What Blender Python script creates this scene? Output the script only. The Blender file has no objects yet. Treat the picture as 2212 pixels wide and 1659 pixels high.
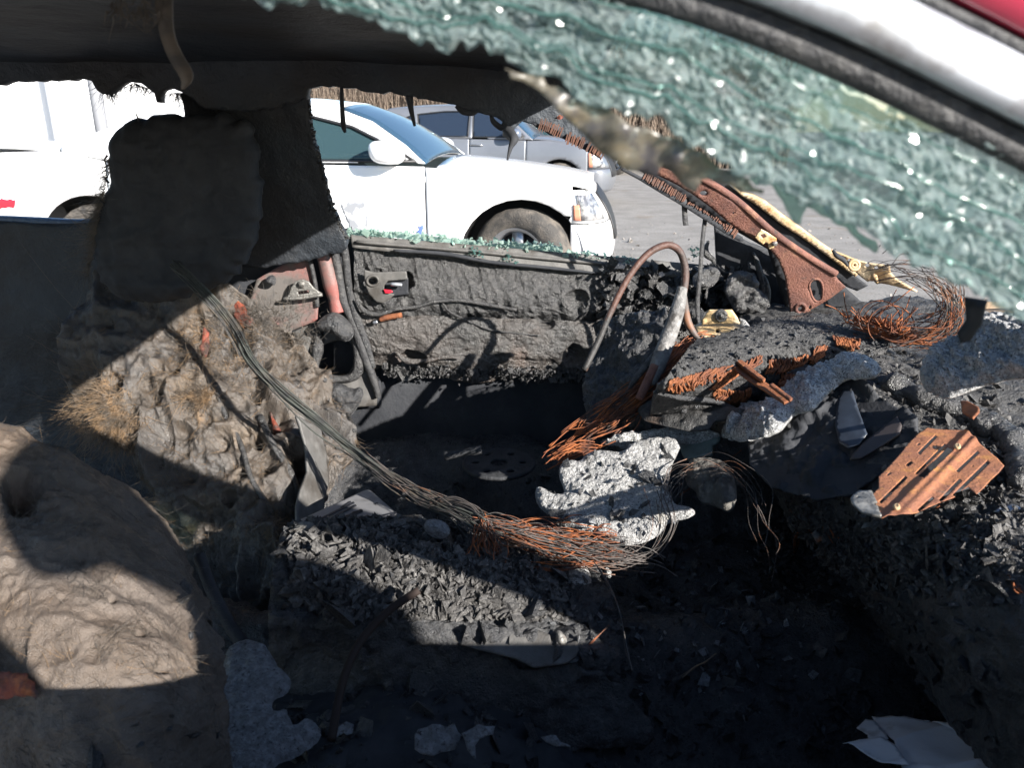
import bpy, math, random
import numpy as np
from mathutils import Vector, Matrix
from mathutils.bvhtree import BVHTree

random.seed(11)
rng = np.random.default_rng(11)
SC = bpy.context.scene
COL = SC.collection
R = math.radians

# ------------------------------------------------------------------ camera
CAM_Z, PITCH, FPX, CX, CY = 1.29, R(18.5), 1660.0, 1106.0, 829.5
cam = bpy.data.objects.new('camera', bpy.data.cameras.new('camera'))
COL.objects.link(cam)
cam.location = (0, 0, CAM_Z)
cam.rotation_euler = (R(90) - PITCH, 0, 0)
cam.data.sensor_width = 36
cam.data.lens = FPX / 2212 * 36
cam.data.clip_start, cam.data.clip_end = 0.02, 500
cam.data.dof.use_dof = True
cam.data.dof.focus_distance = 1.9
cam.data.dof.aperture_fstop = 10.0
SC.camera = cam

# ------------------------------------------------------------------ light
SUN = Vector((1.0, -1.0, 0.60)).normalized()          # towards the sun
world = bpy.data.worlds.new('World'); SC.world = world
world.use_nodes = True
nt = world.node_tree
sky = nt.nodes.new('ShaderNodeTexSky'); sky.sky_type = 'NISHITA'
sky.sun_disc = False
sky.sun_elevation = math.asin(SUN.z)
sky.sun_rotation = math.atan2(SUN.x, SUN.y)
sky.air_density, sky.dust_density, sky.ozone_density = 1.0, 0.4, 2.5
bg = nt.nodes['Background']
nt.links.new(sky.outputs[0], bg.inputs[0]); bg.inputs[1].default_value = 0.075
sl = bpy.data.lights.new('sun', 'SUN'); sl.energy = 5.0; sl.angle = R(0.53); sl.color = (1, 0.95, 0.88)
so = bpy.data.objects.new('sun', sl); COL.objects.link(so)
so.rotation_euler = SUN.to_track_quat('Z', 'Y').to_euler()
so.location = (3, -4, 4)
SC.view_settings.view_transform = 'Standard'
SC.view_settings.look = 'None'
SC.view_settings.exposure = 1.5
SC.view_settings.gamma = 1.0
SC.view_settings.use_curve_mapping = False
SC.render.engine = 'CYCLES'
SC.cycles.use_denoising = True
try:
    SC.cycles.denoiser = 'OPENIMAGEDENOISE'
    SC.cycles.denoising_prefilter = 'ACCURATE'
except Exception:
    pass
SC.cycles.max_bounces = 6
SC.cycles.sample_clamp_indirect = 4

# ------------------------------------------------------------------ pixel -> place
def ray(px, py):
    px = np.asarray(px, float); py = np.asarray(py, float)
    u = (px - CX) / FPX; v = (CY - py) / FPX
    c, s = math.cos(PITCH), math.sin(PITCH)
    return np.stack([u, c + s * v, -s + c * v], -1)
C0 = np.array([0, 0, CAM_Z])
def aty(px, py, Y):
    r = ray(px, py)
    return C0 + r * (np.asarray(Y, float) / r[..., 1])[..., None]
def atz(px, py, Z):
    r = ray(px, py)
    return C0 + r * ((np.asarray(Z, float) - CAM_Z) / r[..., 2])[..., None]
def plane3(a, b, c):
    p = [aty(*q) for q in (a, b, c)]
    n = np.cross(p[1] - p[0], p[2] - p[0]); n /= np.linalg.norm(n)
    if np.dot(n, C0 - p[0]) < 0: n = -n
    return p[0], n
def yplane(Y, tilt=0.0, z0=1.0):
    n = np.array([0, -math.cos(tilt), math.sin(tilt)])
    return np.array([0, Y, z0]), n
def zplane(Z):
    return np.array([0, 0, Z]), np.array([0, 0, 1.0])
def atp(px, py, pl):
    r = ray(px, py); p0, n = pl
    return C0 + r * (np.dot(p0 - C0, n) / (r @ n))[..., None]
def zc(x0, y0, w):
    """zoom-window pixels (2212 wide view of a source region) -> layout pixels"""
    k = w / 2212.0
    return lambda pts: [((x0 + a * k) / 1.16456, (y0 + b * k) / 1.16456) for a, b in pts]

# ------------------------------------------------------------------ noise
def _h(i, j, k):
    n = (i * 374761393 + j * 668265263 + k * 2147483647) & 0xFFFFFFFF
    n = ((n ^ (n >> 13)) * 1274126177) & 0xFFFFFFFF
    n = ((n ^ (n >> 16)) * 2246822519) & 0xFFFFFFFF
    return ((n ^ (n >> 15)) & 0xFFFF) / 32767.5 - 1.0
def vn(p):
    f = np.floor(p); i = f.astype(np.int64); t = p - f; t = t * t * t * (t * (t * 6 - 15) + 10)
    o = 0
    for a in (0, 1):
        wa = t[:, 0] if a else 1 - t[:, 0]
        for b in (0, 1):
            wb = t[:, 1] if b else 1 - t[:, 1]
            for c in (0, 1):
                wc = t[:, 2] if c else 1 - t[:, 2]
                o = o + wa * wb * wc * _h(i[:, 0] + a, i[:, 1] + b, i[:, 2] + c)
    return o
def fbm(p, f, o=4, g=0.5, seed=0.0):
    p = np.asarray(p, float) + seed * 7.31; s = 0; a = 1.0; tot = 0
    for k in range(o):
        s = s + a * vn(p * f); tot += a; a *= g; f *= 2.03; p = p + 3.17
    return s / tot
def billow(p, f, o=3, seed=0.0):
    p = np.asarray(p, float) + seed * 5.11; s = 0; a = 1.0; tot = 0
    for k in range(o):
        s = s + a * (1 - 2 * np.abs(vn(p * f))); tot += a; a *= 0.5; f *= 2.1; p = p + 1.7
    return s / tot

# ------------------------------------------------------------------ scene graph
def tag(o, label=None, cat=None, group=None, kind=None):
    if label: o['label'] = label
    if cat: o['category'] = cat
    if group: o['group'] = group
    if kind: o['kind'] = kind
    return o
def thing(name, label, cat, loc=(0, 0, 0), rz=0.0, group=None):
    o = bpy.data.objects.new(name, None); COL.objects.link(o)
    o.location = loc; o.rotation_euler = (0, 0, rz); o.empty_display_size = 0.1
    return tag(o, label, cat, group)
def mk(name, V, Fc, mat, parent=None, smooth=True):
    me = bpy.data.meshes.new(name)
    V = np.asarray(V, float)
    me.from_pydata(V.tolist(), [], [list(map(int, f)) for f in Fc])
    me.update()
    o = bpy.data.objects.new(name, me); COL.objects.link(o)
    if mat is not None: me.materials.append(mat)
    if smooth: me.polygons.foreach_set('use_smooth', [True] * len(me.polygons))
    if parent is not None: o.parent = parent
    return o
class MB:
    def __init__(s): s.V = []; s.F = []; s.n = 0
    def add(s, V, Fc):
        V = np.asarray(V, float); s.V.append(V)
        s.F += [[int(i) + s.n for i in f] for f in Fc]; s.n += len(V)
    def build(s, name, mat, parent=None, smooth=True):
        return mk(name, np.concatenate(s.V), s.F, mat, parent, smooth)
    def box(s, c, d, M=None):
        x, y, z = np.asarray(d, float) / 2
        V = np.array([(i * x, j * y, k * z) for k in (-1, 1) for j in (-1, 1) for i in (-1, 1)])
        if M is not None: V = V @ np.asarray(M, float).T
        s.add(V + np.asarray(c, float), [(0, 2, 3, 1), (4, 5, 7, 6), (0, 1, 5, 4), (2, 6, 7, 3), (0, 4, 6, 2), (1, 3, 7, 5)])

# ------------------------------------------------------------------ curves and tubes
def smooth_path(P, n):
    P = np.asarray(P, float)
    if len(P) < 3:
        t = np.linspace(0, 1, n)[:, None]; return P[0] * (1 - t) + P[-1] * t
    Q = np.vstack([2 * P[0] - P[1], P, 2 * P[-1] - P[-2]])
    T = np.linspace(0, len(P) - 1 - 1e-6, n); i = T.astype(int); t = (T - i)[:, None]
    a, b, c, d = Q[i], Q[i + 1], Q[i + 2], Q[i + 3]
    return 0.5 * (2 * b + (c - a) * t + (2 * a - 5 * b + 4 * c - d) * t ** 2 + (3 * b - a - 3 * c + d) * t ** 3)
def tube_geo(P, r, seg=8, cap=True):
    P = np.asarray(P, float); n = len(P); r = np.broadcast_to(np.asarray(r, float), (n,))
    T = np.gradient(P, axis=0); T /= np.linalg.norm(T, axis=1)[:, None] + 1e-12
    u = np.cross(T[0], [0.3, 0.1, 1.0]); u /= np.linalg.norm(u) + 1e-12
    V = []; an = np.arange(seg) * 2 * math.pi / seg
    for i in range(n):
        u = u - T[i] * np.dot(u, T[i]); u /= np.linalg.norm(u) + 1e-12
        w = np.cross(T[i], u)
        V.append(P[i] + r[i] * (np.cos(an)[:, None] * u + np.sin(an)[:, None] * w))
    V = np.concatenate(V); Fc = []
    for i in range(n - 1):
        for k in range(seg):
            a = i * seg + k; b = i * seg + (k + 1) % seg
            Fc.append((a, b, b + seg, a + seg))
    if cap:
        Fc.append(tuple(range(seg))[::-1]); Fc.append(tuple(range((n - 1) * seg, n * seg)))
    return V, Fc
def tube(name, P, r, mat, parent=None, n=40, seg=10):
    r = np.asarray(r, float)
    if r.ndim: r = np.interp(np.linspace(0, 1, n), np.linspace(0, 1, len(r)), r)
    return mk(name, *tube_geo(smooth_path(P, n), r, seg), mat, parent)
def strands(specs, name, mat, parent=None, seg=4):
    m = MB()
    for P, r, n in specs:
        m.add(*tube_geo(smooth_path(P, n), r, seg))
    return m.build(name, mat, parent)

# ------------------------------------------------------------------ filled outlines
def jag(poly, step, amp, seed=0, closed=True):
    """cut an outline into short steps and shake it: ragged torn or melted edges"""
    rg = np.random.default_rng(seed); out = []; P = np.asarray(poly, float); n = len(P)
    for i in range(n if closed else n - 1):
        a, b = P[i], P[(i + 1) % n]; L = np.linalg.norm(b - a); k = max(1, int(L / step))
        d = (b - a) / (L + 1e-9); nrm = np.array([-d[1], d[0]])
        for j in range(k):
            q = a + (b - a) * j / k
            if j or amp < 0: q = q + nrm * rg.normal(0, abs(amp)) + d * rg.normal(0, abs(amp) * 0.4)
            out.append(q)
    return np.array(out)
def rounded(poly, it=2):
    P = np.asarray(poly, float)
    for _ in range(it):
        Q = np.roll(P, -1, 0); P = np.stack([0.75 * P + 0.25 * Q, 0.25 * P + 0.75 * Q], 1).reshape(-1, 2)
    return P
def _inside(poly, X, Y):
    c = np.zeros(X.shape, bool); n = len(poly)
    for i in range(n):
        x1, y1 = poly[i]; x2, y2 = poly[(i + 1) % n]
        if y1 == y2: continue
        m = ((y1 > Y) != (y2 > Y)) & (X < (x2 - x1) * (Y - y1) / (y2 - y1) + x1)
        c ^= m
    return c
def _near(polys, Q):
    best = np.full(len(Q), 1e9); pt = Q.copy()
    for poly in polys:
        n = len(poly)
        for i in range(n):
            a = poly[i]; b = poly[(i + 1) % n]; d = b - a; l2 = d @ d
            if l2 < 1e-16: continue
            t = np.clip(((Q - a) @ d) / l2, 0, 1); p = a + t[:, None] * d
            q = ((Q - p) ** 2).sum(1); m = q < best
            best[m] = q[m]; pt[m] = p[m]
    return np.sqrt(best), pt
def gridfill(poly, h, holes=()):
    poly = np.asarray(poly, float); polys = [poly] + [np.asarray(q, float) for q in holes]
    lo = poly.min(0) - h; hi = poly.max(0) + h
    nx, ny = np.maximum(2, np.ceil((hi - lo) / h).astype(int))
    cx = lo[0] + (np.arange(nx) + .5) * h; cy = lo[1] + (np.arange(ny) + .5) * h
    X, Y = np.meshgrid(cx, cy, indexing='ij')
    ok = _inside(poly, X, Y)
    for q in polys[1:]: ok &= ~_inside(q, X, Y)
    I, J = np.nonzero(ok)
    vid = -np.ones((nx + 1, ny + 1), int)
    cnt = np.zeros((nx + 1, ny + 1), int)
    for a, b in ((0, 0), (1, 0), (1, 1), (0, 1)): np.add.at(cnt, (I + a, J + b), 1)
    used = cnt > 0; vid[used] = np.arange(used.sum())
    VI, VJ = np.nonzero(used)
    V = np.stack([lo[0] + VI * h, lo[1] + VJ * h], 1)
    Fc = np.stack([vid[I, J], vid[I + 1, J], vid[I + 1, J + 1], vid[I, J + 1]], 1)
    bnd = cnt[VI, VJ] < 4
    _, pt = _near(polys, V[bnd]); V[bnd] = pt
    bi = np.nonzero(bnd)[0]
    for q in polys:
        if len(q) < 40 and len(bi):
            for c in q:
                k = bi[((V[bi] - c) ** 2).sum(1).argmin()]
                if np.linalg.norm(V[k] - c) < 1.2 * h: V[k] = c
    d, _ = _near(polys, V); d[bnd] = 0
    return V, Fc, d, bnd
def border_edges(Fc):
    e = {}
    for f in Fc:
        for k in range(4):
            a, b = int(f[k]), int(f[(k + 1) % 4])
            if (b, a) in e: del e[(b, a)]
            else: e[(a, b)] = 1
    return list(e)
def closed_sheet(top, bot, Fc):
    n = len(top)
    return np.vstack([top, bot]), [tuple(f) for f in Fc] + [tuple(f[::-1] + n) for f in Fc] + [(b, a, a + n, b + n) for a, b in border_edges(Fc)]
def basis(n):
    a = np.array([1.0, 0, 0]) if abs(n[0]) < 0.8 else np.array([0, 1.0, 0])
    u = a - n * (a @ n); u /= np.linalg.norm(u)
    return u, np.cross(n, u)
def slab(name, outline, pl, thick, h, mat, parent=None, rnd=0.0, back=None, noise=(), holes=(), jg=None, bend=None, smooth=True, world=False):
    """a thick piece lying in a plane; outline in layout pixels. rnd: edge radius (0 = flat sheet).
    noise: (kind, freq, amp). bend(uv) -> extra offset along the normal."""
    p0, n = pl; u, v = basis(n)
    def uv(poly):
        P = np.asarray(poly, float)
        P = P if world else atp(P[:, 0], P[:, 1], pl)
        return np.stack([(P - p0) @ u, (P - p0) @ v], 1)
    o2 = uv(outline)
    if jg: o2 = jag(o2, jg[0], jg[1], seed=jg[2] if len(jg) > 2 else 1)
    V2, Fc, d, bnd = gridfill(o2, h, [uv(q) for q in holes])
    P = p0 + V2[:, :1] * u + V2[:, 1:] * v
    if bend is not None: P = P + n * bend(V2)[:, None]
    prof = np.ones(len(d)) if rnd <= 0 else np.sqrt(np.clip(1 - (1 - np.clip(d / rnd, 0, 1)) ** 2, 0, 1))
    off = thick * prof
    for i, (kind, f, a) in enumerate(noise):
        off = off + a * prof * (fbm(P, f, 4, seed=i + len(name)) if kind == 'f' else billow(P, f, 3, seed=i + len(name)))
    bk = (thick if back is None else back)
    return mk(name, *closed_sheet(P + n * off[:, None], P - n * (bk * (prof if rnd > 0 else 0))[:, None] if rnd > 0 else P, Fc), mat, parent, smooth)
def surf(ctrl, n, m, world=False):
    """smooth surface through rows of control points (px, py, Y) -> n x m grid of points"""
    C = np.array([[c if world else aty(*c) for c in row] for row in ctrl], float)
    A = np.stack([smooth_path(C[i], m) for i in range(len(C))])
    return np.stack([smooth_path(A[:, j], n) for j in range(m)], 1)
def normals(G):
    a = np.gradient(G, axis=0); b = np.gradient(G, axis=1)
    N = np.cross(a, b); N /= np.linalg.norm(N, axis=2)[..., None] + 1e-12
    s = np.sign(((C0 - G) * N).sum(2)); s[s == 0] = 1
    return N * (1 if s.mean() > 0 else -1)
def patch(name, ctrl, n, m, mat, parent=None, noise=(), thick=0.01, pits=(), world=False, drop=None, edge=0.0, extra=None):
    """a thick bumpy skin over control rows; pits: (px, py, radius_px, depth)"""
    G = surf(ctrl, n, m, world); N = normals(G); P = G.reshape(-1, 3); NN = N.reshape(-1, 3)
    off = np.zeros(len(P))
    for i, (kind, f, a) in enumerate(noise):
        Pk = P * np.array([1, 1, .3]) + np.stack([P[:, 2] * .35, P[:, 2] * 0, P[:, 2] * 0], 1) if kind == 'v' else P      # 'v': folds hanging downwards
        off += a * (fbm(P, f, 4, seed=i + len(name)) if kind == 'f' else billow(Pk, f, 2 if kind == 'v' else 3, seed=i + len(name)))
    if pits:
        d = P - C0; c, s = math.cos(PITCH), math.sin(PITCH)
        fw = d[:, 1] * c - d[:, 2] * s; up = d[:, 1] * s + d[:, 2] * c
        X = CX + FPX * d[:, 0] / fw; Y = CY - FPX * up / fw
        wob = fbm(P, 35, 2) * 0.45
        for (a, b, rr, dp) in pits:
            q = np.sqrt((X - a) ** 2 + (Y - b) ** 2) / rr + wob
            off -= 1.5 * dp * np.clip(1.25 - q, 0, 1) ** 0.5 * (q < 1.25)
    if extra is not None: off = off + extra(P)
    P2 = P + NN * off[:, None]
    if edge:
        ii, jj = np.meshgrid(np.linspace(0, 1, n), np.linspace(0, 1, m), indexing='ij')
        e = np.minimum(np.minimum(ii, 1 - ii), np.minimum(jj, 1 - jj)).ravel()
        P2 = P2 - NN * (edge * np.clip(1 - e / 0.12, 0, 1) ** 2)[:, None]
    idx = np.arange(n * m).reshape(n, m)
    Fc = np.stack([idx[:-1, :-1], idx[:-1, 1:], idx[1:, 1:], idx[1:, :-1]], -1).reshape(-1, 4)
    if drop is not None: Fc = Fc[~drop(P2[Fc].mean(1))]
    # consistent winding: top faces look along +N
    a, b, c = P2[Fc[0][0]], P2[Fc[0][1]], P2[Fc[0][2]]
    if np.dot(np.cross(b - a, c - a), NN[Fc[0][0]]) < 0: Fc = Fc[:, ::-1]
    return mk(name, *closed_sheet(P2, P2 - NN * thick, Fc), mat, parent)
def fibres(P, D, L, r, name, mat, parent=None, curl=0.5, seg=3, n=5):
    """loose hair-thin strands, one per root point"""
    m = len(P); t = np.linspace(0, 1, n)
    D = D / (np.linalg.norm(D, axis=1)[:, None] + 1e-9)
    k1 = rng.normal(0, curl, (m, 3)); k2 = rng.normal(0, curl, (m, 3))
    Q = P[:, None] + (D[:, None] * t[None, :, None] + k1[:, None] * (t ** 2)[None, :, None] + k2[:, None] * (t ** 3)[None, :, None] * .6) * np.asarray(L).reshape(-1, 1, 1)
    u = np.cross(D, rng.normal(0, 1, (m, 3))); u /= np.linalg.norm(u, axis=1)[:, None] + 1e-9
    w = np.cross(D, u); an = np.arange(seg) * 2 * math.pi / seg
    rad = r * (1 - 0.7 * t)
    V = Q[:, :, None] + rad[None, :, None, None] * (np.cos(an)[None, None, :, None] * u[:, None, None] + np.sin(an)[None, None, :, None] * w[:, None, None])
    V = V.reshape(-1, 3); base = (np.arange(m) * n * seg)[:, None, None]
    i = (np.arange(n - 1) * seg)[None, :, None]; k = np.arange(seg)[None, None, :]
    a = base + i + k; b = base + i + (k + 1) % seg
    Fc = np.stack([a, b, b + seg, a + seg], -1).reshape(-1, 4)
    return mk(name, V, Fc, mat, parent)
CHIP = np.array([(-1, -.8, -.5), (.9, -1, -.4), (1, .7, -.5), (-.7, 1, -.4), (-.5, -.4, .5), (.6, -.5, .7), (.5, .5, .4), (-.6, .4, .6)])
CHIPF = [(0, 3, 2, 1), (4, 5, 6, 7), (0, 1, 5, 4), (1, 2, 6, 5), (2, 3, 7, 6), (3, 0, 4, 7)]
def chips(P, size, name, mat, parent=None, flat=0.5, lift=0.3):
    """angular crumbs, one per point"""
    m = len(P); size = np.broadcast_to(size, (m,))
    q = rng.normal(0, 1, (m, 4)); q /= np.linalg.norm(q, axis=1)[:, None]
    w, x, y, z = q.T
    M = np.stack([np.stack([1 - 2 * (y * y + z * z), 2 * (x * y - z * w), 2 * (x * z + y * w)], -1),
                  np.stack([2 * (x * y + z * w), 1 - 2 * (x * x + z * z), 2 * (y * z - x * w)], -1),
                  np.stack([2 * (x * z - y * w), 2 * (y * z + x * w), 1 - 2 * (x * x + y * y)], -1)], 1)
    S = size[:, None, None] * np.stack([np.ones(m), rng.uniform(.5, 1, m), rng.uniform(.3, 1, m) * flat], 1)[:, None, :]
    V = (CHIP[None] + rng.normal(0, .22, (m, 8, 3))) * S
    V = np.einsum('mij,mkj->mki', M, V) + P[:, None]
    V[:, :, 2] += (lift * size)[:, None]
    Fc = (np.array(CHIPF)[None] + (np.arange(m) * 8)[:, None, None]).reshape(-1, 4)
    return mk(name, V.reshape(-1, 3), Fc, mat, parent, smooth=False)

def sample(o, n, keep=None):
    me = o.data; k = len(me.polygons); c = np.empty(k * 3); nn = np.empty(k * 3)
    me.polygons.foreach_get('center', c); me.polygons.foreach_get('normal', nn); c = c.reshape(-1, 3); nn = nn.reshape(-1, 3)
    ok = ((C0 - c) * nn).sum(1) > 0
    if keep is not None: ok &= keep(c)
    i = rng.choice(np.nonzero(ok)[0], n)
    return c[i], nn[i]
def topix(P):
    d = np.asarray(P) - C0; c, s = math.cos(PITCH), math.sin(PITCH)
    fw = d[:, 1] * c - d[:, 2] * s; up = d[:, 1] * s + d[:, 2] * c
    return CX + FPX * d[:, 0] / fw, CY - FPX * up / fw
class Base:
    """what has been built so far, for setting small things down on it"""
    def __init__(s): s.trees = []
    def add(s, o):
        me = o.data; v = np.empty(len(me.vertices) * 3); me.vertices.foreach_get('co', v); v = v.reshape(-1, 3)
        s.trees.append(BVHTree.FromPolygons(v.tolist(), [tuple(p.vertices) for p in me.polygons])); return o
    def cast(s, a, d):
        best = None
        for t in s.trees:
            p, n, i, l = t.ray_cast(a, d)
            if p is not None and (best is None or l < best[2]): best = (p, n, l)
        return best
    def on(s, px, py, lift=0.0, dflt=1.4):
        d = Vector(ray(px, py)).normalized(); h = s.cast(Vector(C0), d)
        if h is None: return aty(px, py, dflt), np.array([0, -.5, .8])
        p, n, l = h
        if n.dot(d) > 0: n = -n
        return np.array(p + n * lift), np.array(n)
    def drop(s, x, y, z0=1.3):
        h = s.cast(Vector((x, y, z0)), Vector((0, 0, -1)))
        return (None, None) if h is None else (np.array(h[0]), np.array(h[1]))
BASE = Base()

# ------------------------------------------------------------------ materials
def M(name, col, rough=0.8, metal=0.0, mix=(), bump=(), spec=0.5, rmix=None, transm=0.0, alpha=1.0, coat=0.0, bstr=1.0, bdist=0.01):
    """mix: (colour, scale, lo, hi[, detail, kind]); bump: (scale, weight[, kind]); all in metres"""
    m = bpy.data.materials.new(name); m.use_nodes = True
    t = m.node_tree; N = t.nodes; Lk = t.links.new
    b = N['Principled BSDF']
    tc = N.new('ShaderNodeTexCoord')
    def tex(scale, kind='noise', detail=6, stretch=None):
        src = tc.outputs['Object']
        if stretch:
            mp = N.new('ShaderNodeMapping'); mp.inputs['Scale'].default_value = stretch; Lk(src, mp.inputs[0]); src = mp.outputs[0]
        if kind == 'vor':
            x = N.new('ShaderNodeTexVoronoi'); x.inputs['Scale'].default_value = scale; Lk(src, x.inputs['Vector']); return x.outputs['Distance']
        if kind == 'cell':
            x = N.new('ShaderNodeTexVoronoi'); x.feature = 'F1'; x.inputs['Scale'].default_value = scale; Lk(src, x.inputs['Vector']); return x.outputs['Color']
        x = N.new('ShaderNodeTexNoise'); x.inputs['Scale'].default_value = scale; x.inputs['Detail'].default_value = detail
        x.inputs['Roughness'].default_value = 0.6; Lk(src, x.inputs['Vector']); return x.outputs['Fac']
    cur = None
    for q in mix:
        c2, sc, lo, hi = q[:4]; kind = q[4] if len(q) > 4 else 'noise'; st = q[5] if len(q) > 5 else None
        r = N.new('ShaderNodeValToRGB'); r.color_ramp.elements[0].position = lo; r.color_ramp.elements[1].position = hi
        Lk(tex(sc, kind, 8, st), r.inputs[0])
        x = N.new('ShaderNodeMix'); x.data_type = 'RGBA'
        Lk(r.outputs[0], x.inputs['Factor'])
        if cur is None: x.inputs['A'].default_value = (*col, 1)
        else: Lk(cur, x.inputs['A'])
        x.inputs['B'].default_value = (*c2, 1); cur = x.outputs['Result']
    if cur is None: b.inputs['Base Color'].default_value = (*col, 1)
    else: Lk(cur, b.inputs['Base Color'])
    b.inputs['Roughness'].default_value = rough; b.inputs['Metallic'].default_value = metal
    b.inputs['Specular IOR Level'].default_value = spec
    b.inputs['Transmission Weight'].default_value = transm; b.inputs['Alpha'].default_value = alpha
    b.inputs['Coat Weight'].default_value = coat
    if rmix:
        r = N.new('ShaderNodeMapRange'); Lk(tex(rmix[0], 'noise', 5), r.inputs[0])
        r.inputs[1].default_value = 0.35; r.inputs[2].default_value = 0.65
        r.inputs[3].default_value = rmix[1]; r.inputs[4].default_value = rmix[2]
        Lk(r.outputs[0], b.inputs['Roughness'])
    if bump:
        s = None
        for q in bump:
            o = tex(q[0], q[2] if len(q) > 2 else 'noise', 5, q[3] if len(q) > 3 else None)
            mu = N.new('ShaderNodeMath'); mu.operation = 'MULTIPLY'; Lk(o, mu.inputs[0]); mu.inputs[1].default_value = q[1]
            if s is None: s = mu.outputs[0]
            else:
                ad = N.new('ShaderNodeMath'); Lk(s, ad.inputs[0]); Lk(mu.outputs[0], ad.inputs[1]); s = ad.outputs[0]
        bp = N.new('ShaderNodeBump'); bp.inputs['Strength'].default_value = bstr; bp.inputs['Distance'].default_value = bdist
        Lk(s, bp.inputs['Height']); Lk(bp.outputs[0], b.inputs['Normal'])
    return m
MT = {}
MT['char'] = M('char', (.024, .025, .028), .6, mix=[((.062, .061, .061), 60, .45, .7), ((.16, .155, .15), 240, .63, .75)], bump=[(90, 1), (320, .6)], rmix=(90, .2, .8), spec=.7, bdist=.006)  # shadow blue mixed lightly into the base colour
MT['char_shiny'] = M('char_shiny', (.034, .034, .035), .35, mix=[((.072, .070, .069), 40, .44, .68), ((.026, .026, .027), 26, .56, .70), ((.38, .37, .36), 300, .64, .76)], bump=[(40, 1), (120, .7), (330, .6)], rmix=(60, .18, .5), spec=.7, bdist=.0065)  # fine white specks paint in glints
MT['soot'] = M('soot', (.016, .018, .023), .8, mix=[((.034, .036, .041), 14, .4, .7)], bump=[(80, .5)], bdist=.004)  # black tinted towards navy, imitating the blue cast of shadows
MT['soot_brown'] = M('soot_brown', (.060, .052, .047), .5, mix=[((.085, .060, .048), 9, .54, .66), ((.045, .044, .043), 7, .42, .6), ((.24, .22, .20), 320, .62, .78)], bump=[(50, 1), (160, .7), (330, .6)], rmix=(60, .2, .55), spec=.9, bdist=.006)
MT['batting'] = M('batting', (.070, .057, .046), .5, mix=[((.115, .086, .060), 14, .50, .64), ((.066, .060, .056), 6, .42, .56), ((.27, .165, .08), 9, .64, .75), ((.024, .022, .02), 15, .60, .70), ((.42, .37, .31), 340, .66, .76)], bump=[(30, .8), (110, .5), (380, .5)], rmix=(36, .27, .60), spec=.75, bdist=.0055)
MT['fibre'] = M('fibre', (.24, .155, .085), .6, mix=[((.10, .085, .07), 30, .4, .6)])
MT['fibre_grey'] = M('fibre_grey', (.12, .098, .078), .6, mix=[((.06, .055, .05), 30, .4, .6)])
MT['rust'] = M('rust', (.27, .09, .03), .8, mix=[((.13, .045, .022), 25, .4, .6), ((.42, .17, .045), 40, .60, .72), ((.045, .028, .02), 60, .60, .72)], bump=[(140, 1), (500, .5)], bdist=.003)
MT['rust_red'] = M('rust_red', (.20, .085, .06), .7, mix=[((.125, .055, .043), 10, .42, .6), ((.26, .125, .08), 26, .56, .7), ((.06, .045, .04), 50, .60, .70), ((.36, .27, .22), 420, .69, .78)], bump=[(220, 1), (700, .6)], rmix=(50, .45, .85), bdist=.003)
MT['rust_wire'] = M('rust_wire', (.34, .105, .03), .8, mix=[((.15, .05, .025), 45, .40, .60), ((.045, .032, .028), 22, .50, .64)])
MT['wire_grey'] = M('wire_grey', (.10, .085, .078), .6, mix=[((.20, .09, .045), 14, .5, .62), ((.035, .034, .033), 30, .48, .6)])
MT['wire_green'] = M('wire_green', (.055, .06, .053), .65, mix=[((.11, .09, .07), 8, .52, .64), ((.03, .03, .03), 40, .46, .6)])
MT['tan'] = M('tan', (.44, .30, .16), .7, mix=[((.50, .40, .27), 15, .45, .6), ((.34, .15, .05), 22, .58, .7), ((.10, .06, .03), 120, .68, .76)], bump=[(160, 1)], bdist=.002)
MT['yellow'] = M('yellow', (.60, .42, .21), .65, mix=[((.62, .55, .44), 14, .45, .6), ((.42, .17, .04), 20, .6, .7)], bump=[(180, 1)], bdist=.002)
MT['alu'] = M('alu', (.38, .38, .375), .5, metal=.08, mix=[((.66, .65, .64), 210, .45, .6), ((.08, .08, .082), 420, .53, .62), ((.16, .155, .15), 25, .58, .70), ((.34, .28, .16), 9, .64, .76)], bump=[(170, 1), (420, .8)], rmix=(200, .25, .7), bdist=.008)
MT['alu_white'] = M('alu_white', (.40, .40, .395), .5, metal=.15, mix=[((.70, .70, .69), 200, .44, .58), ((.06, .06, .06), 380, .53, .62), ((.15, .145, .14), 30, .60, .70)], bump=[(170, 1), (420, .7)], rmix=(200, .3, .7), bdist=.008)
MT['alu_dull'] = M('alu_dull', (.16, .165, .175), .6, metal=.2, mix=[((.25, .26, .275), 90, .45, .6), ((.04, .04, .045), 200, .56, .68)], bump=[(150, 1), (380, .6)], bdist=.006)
MT['steel'] = M('steel', (.17, .165, .155), .5, metal=.5, mix=[((.30, .29, .27), 40, .5, .65), ((.07, .065, .06), 90, .56, .66), ((.28, .10, .04), 20, .62, .72)], bump=[(200, 1)], bdist=.002)
MT['grey_plate'] = M('grey_plate', (.085, .083, .08), .6, mix=[((.12, .115, .11), 40, .45, .65), ((.05, .045, .04), 12, .5, .65)], bump=[(300, .5)], bdist=.002)
MT['rubber'] = M('rubber', (.03, .03, .032), .6, mix=[((.07, .068, .066), 40, .5, .7)], bump=[(120, 1)], bdist=.004)
MT['green_shard'] = M('green_shard', (.16, .20, .19), .35, mix=[((.10, .12, .12), 30, .45, .6), ((.24, .27, .25), 20, .56, .7)], bump=[(30, 1)], bdist=.004)
MT['paper'] = M('paper', (.62, .64, .68), .7, mix=[((.30, .28, .26), 16, .60, .72), ((.10, .09, .09), 9, .68, .76)], bump=[(40, .4)], bdist=.003)
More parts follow.
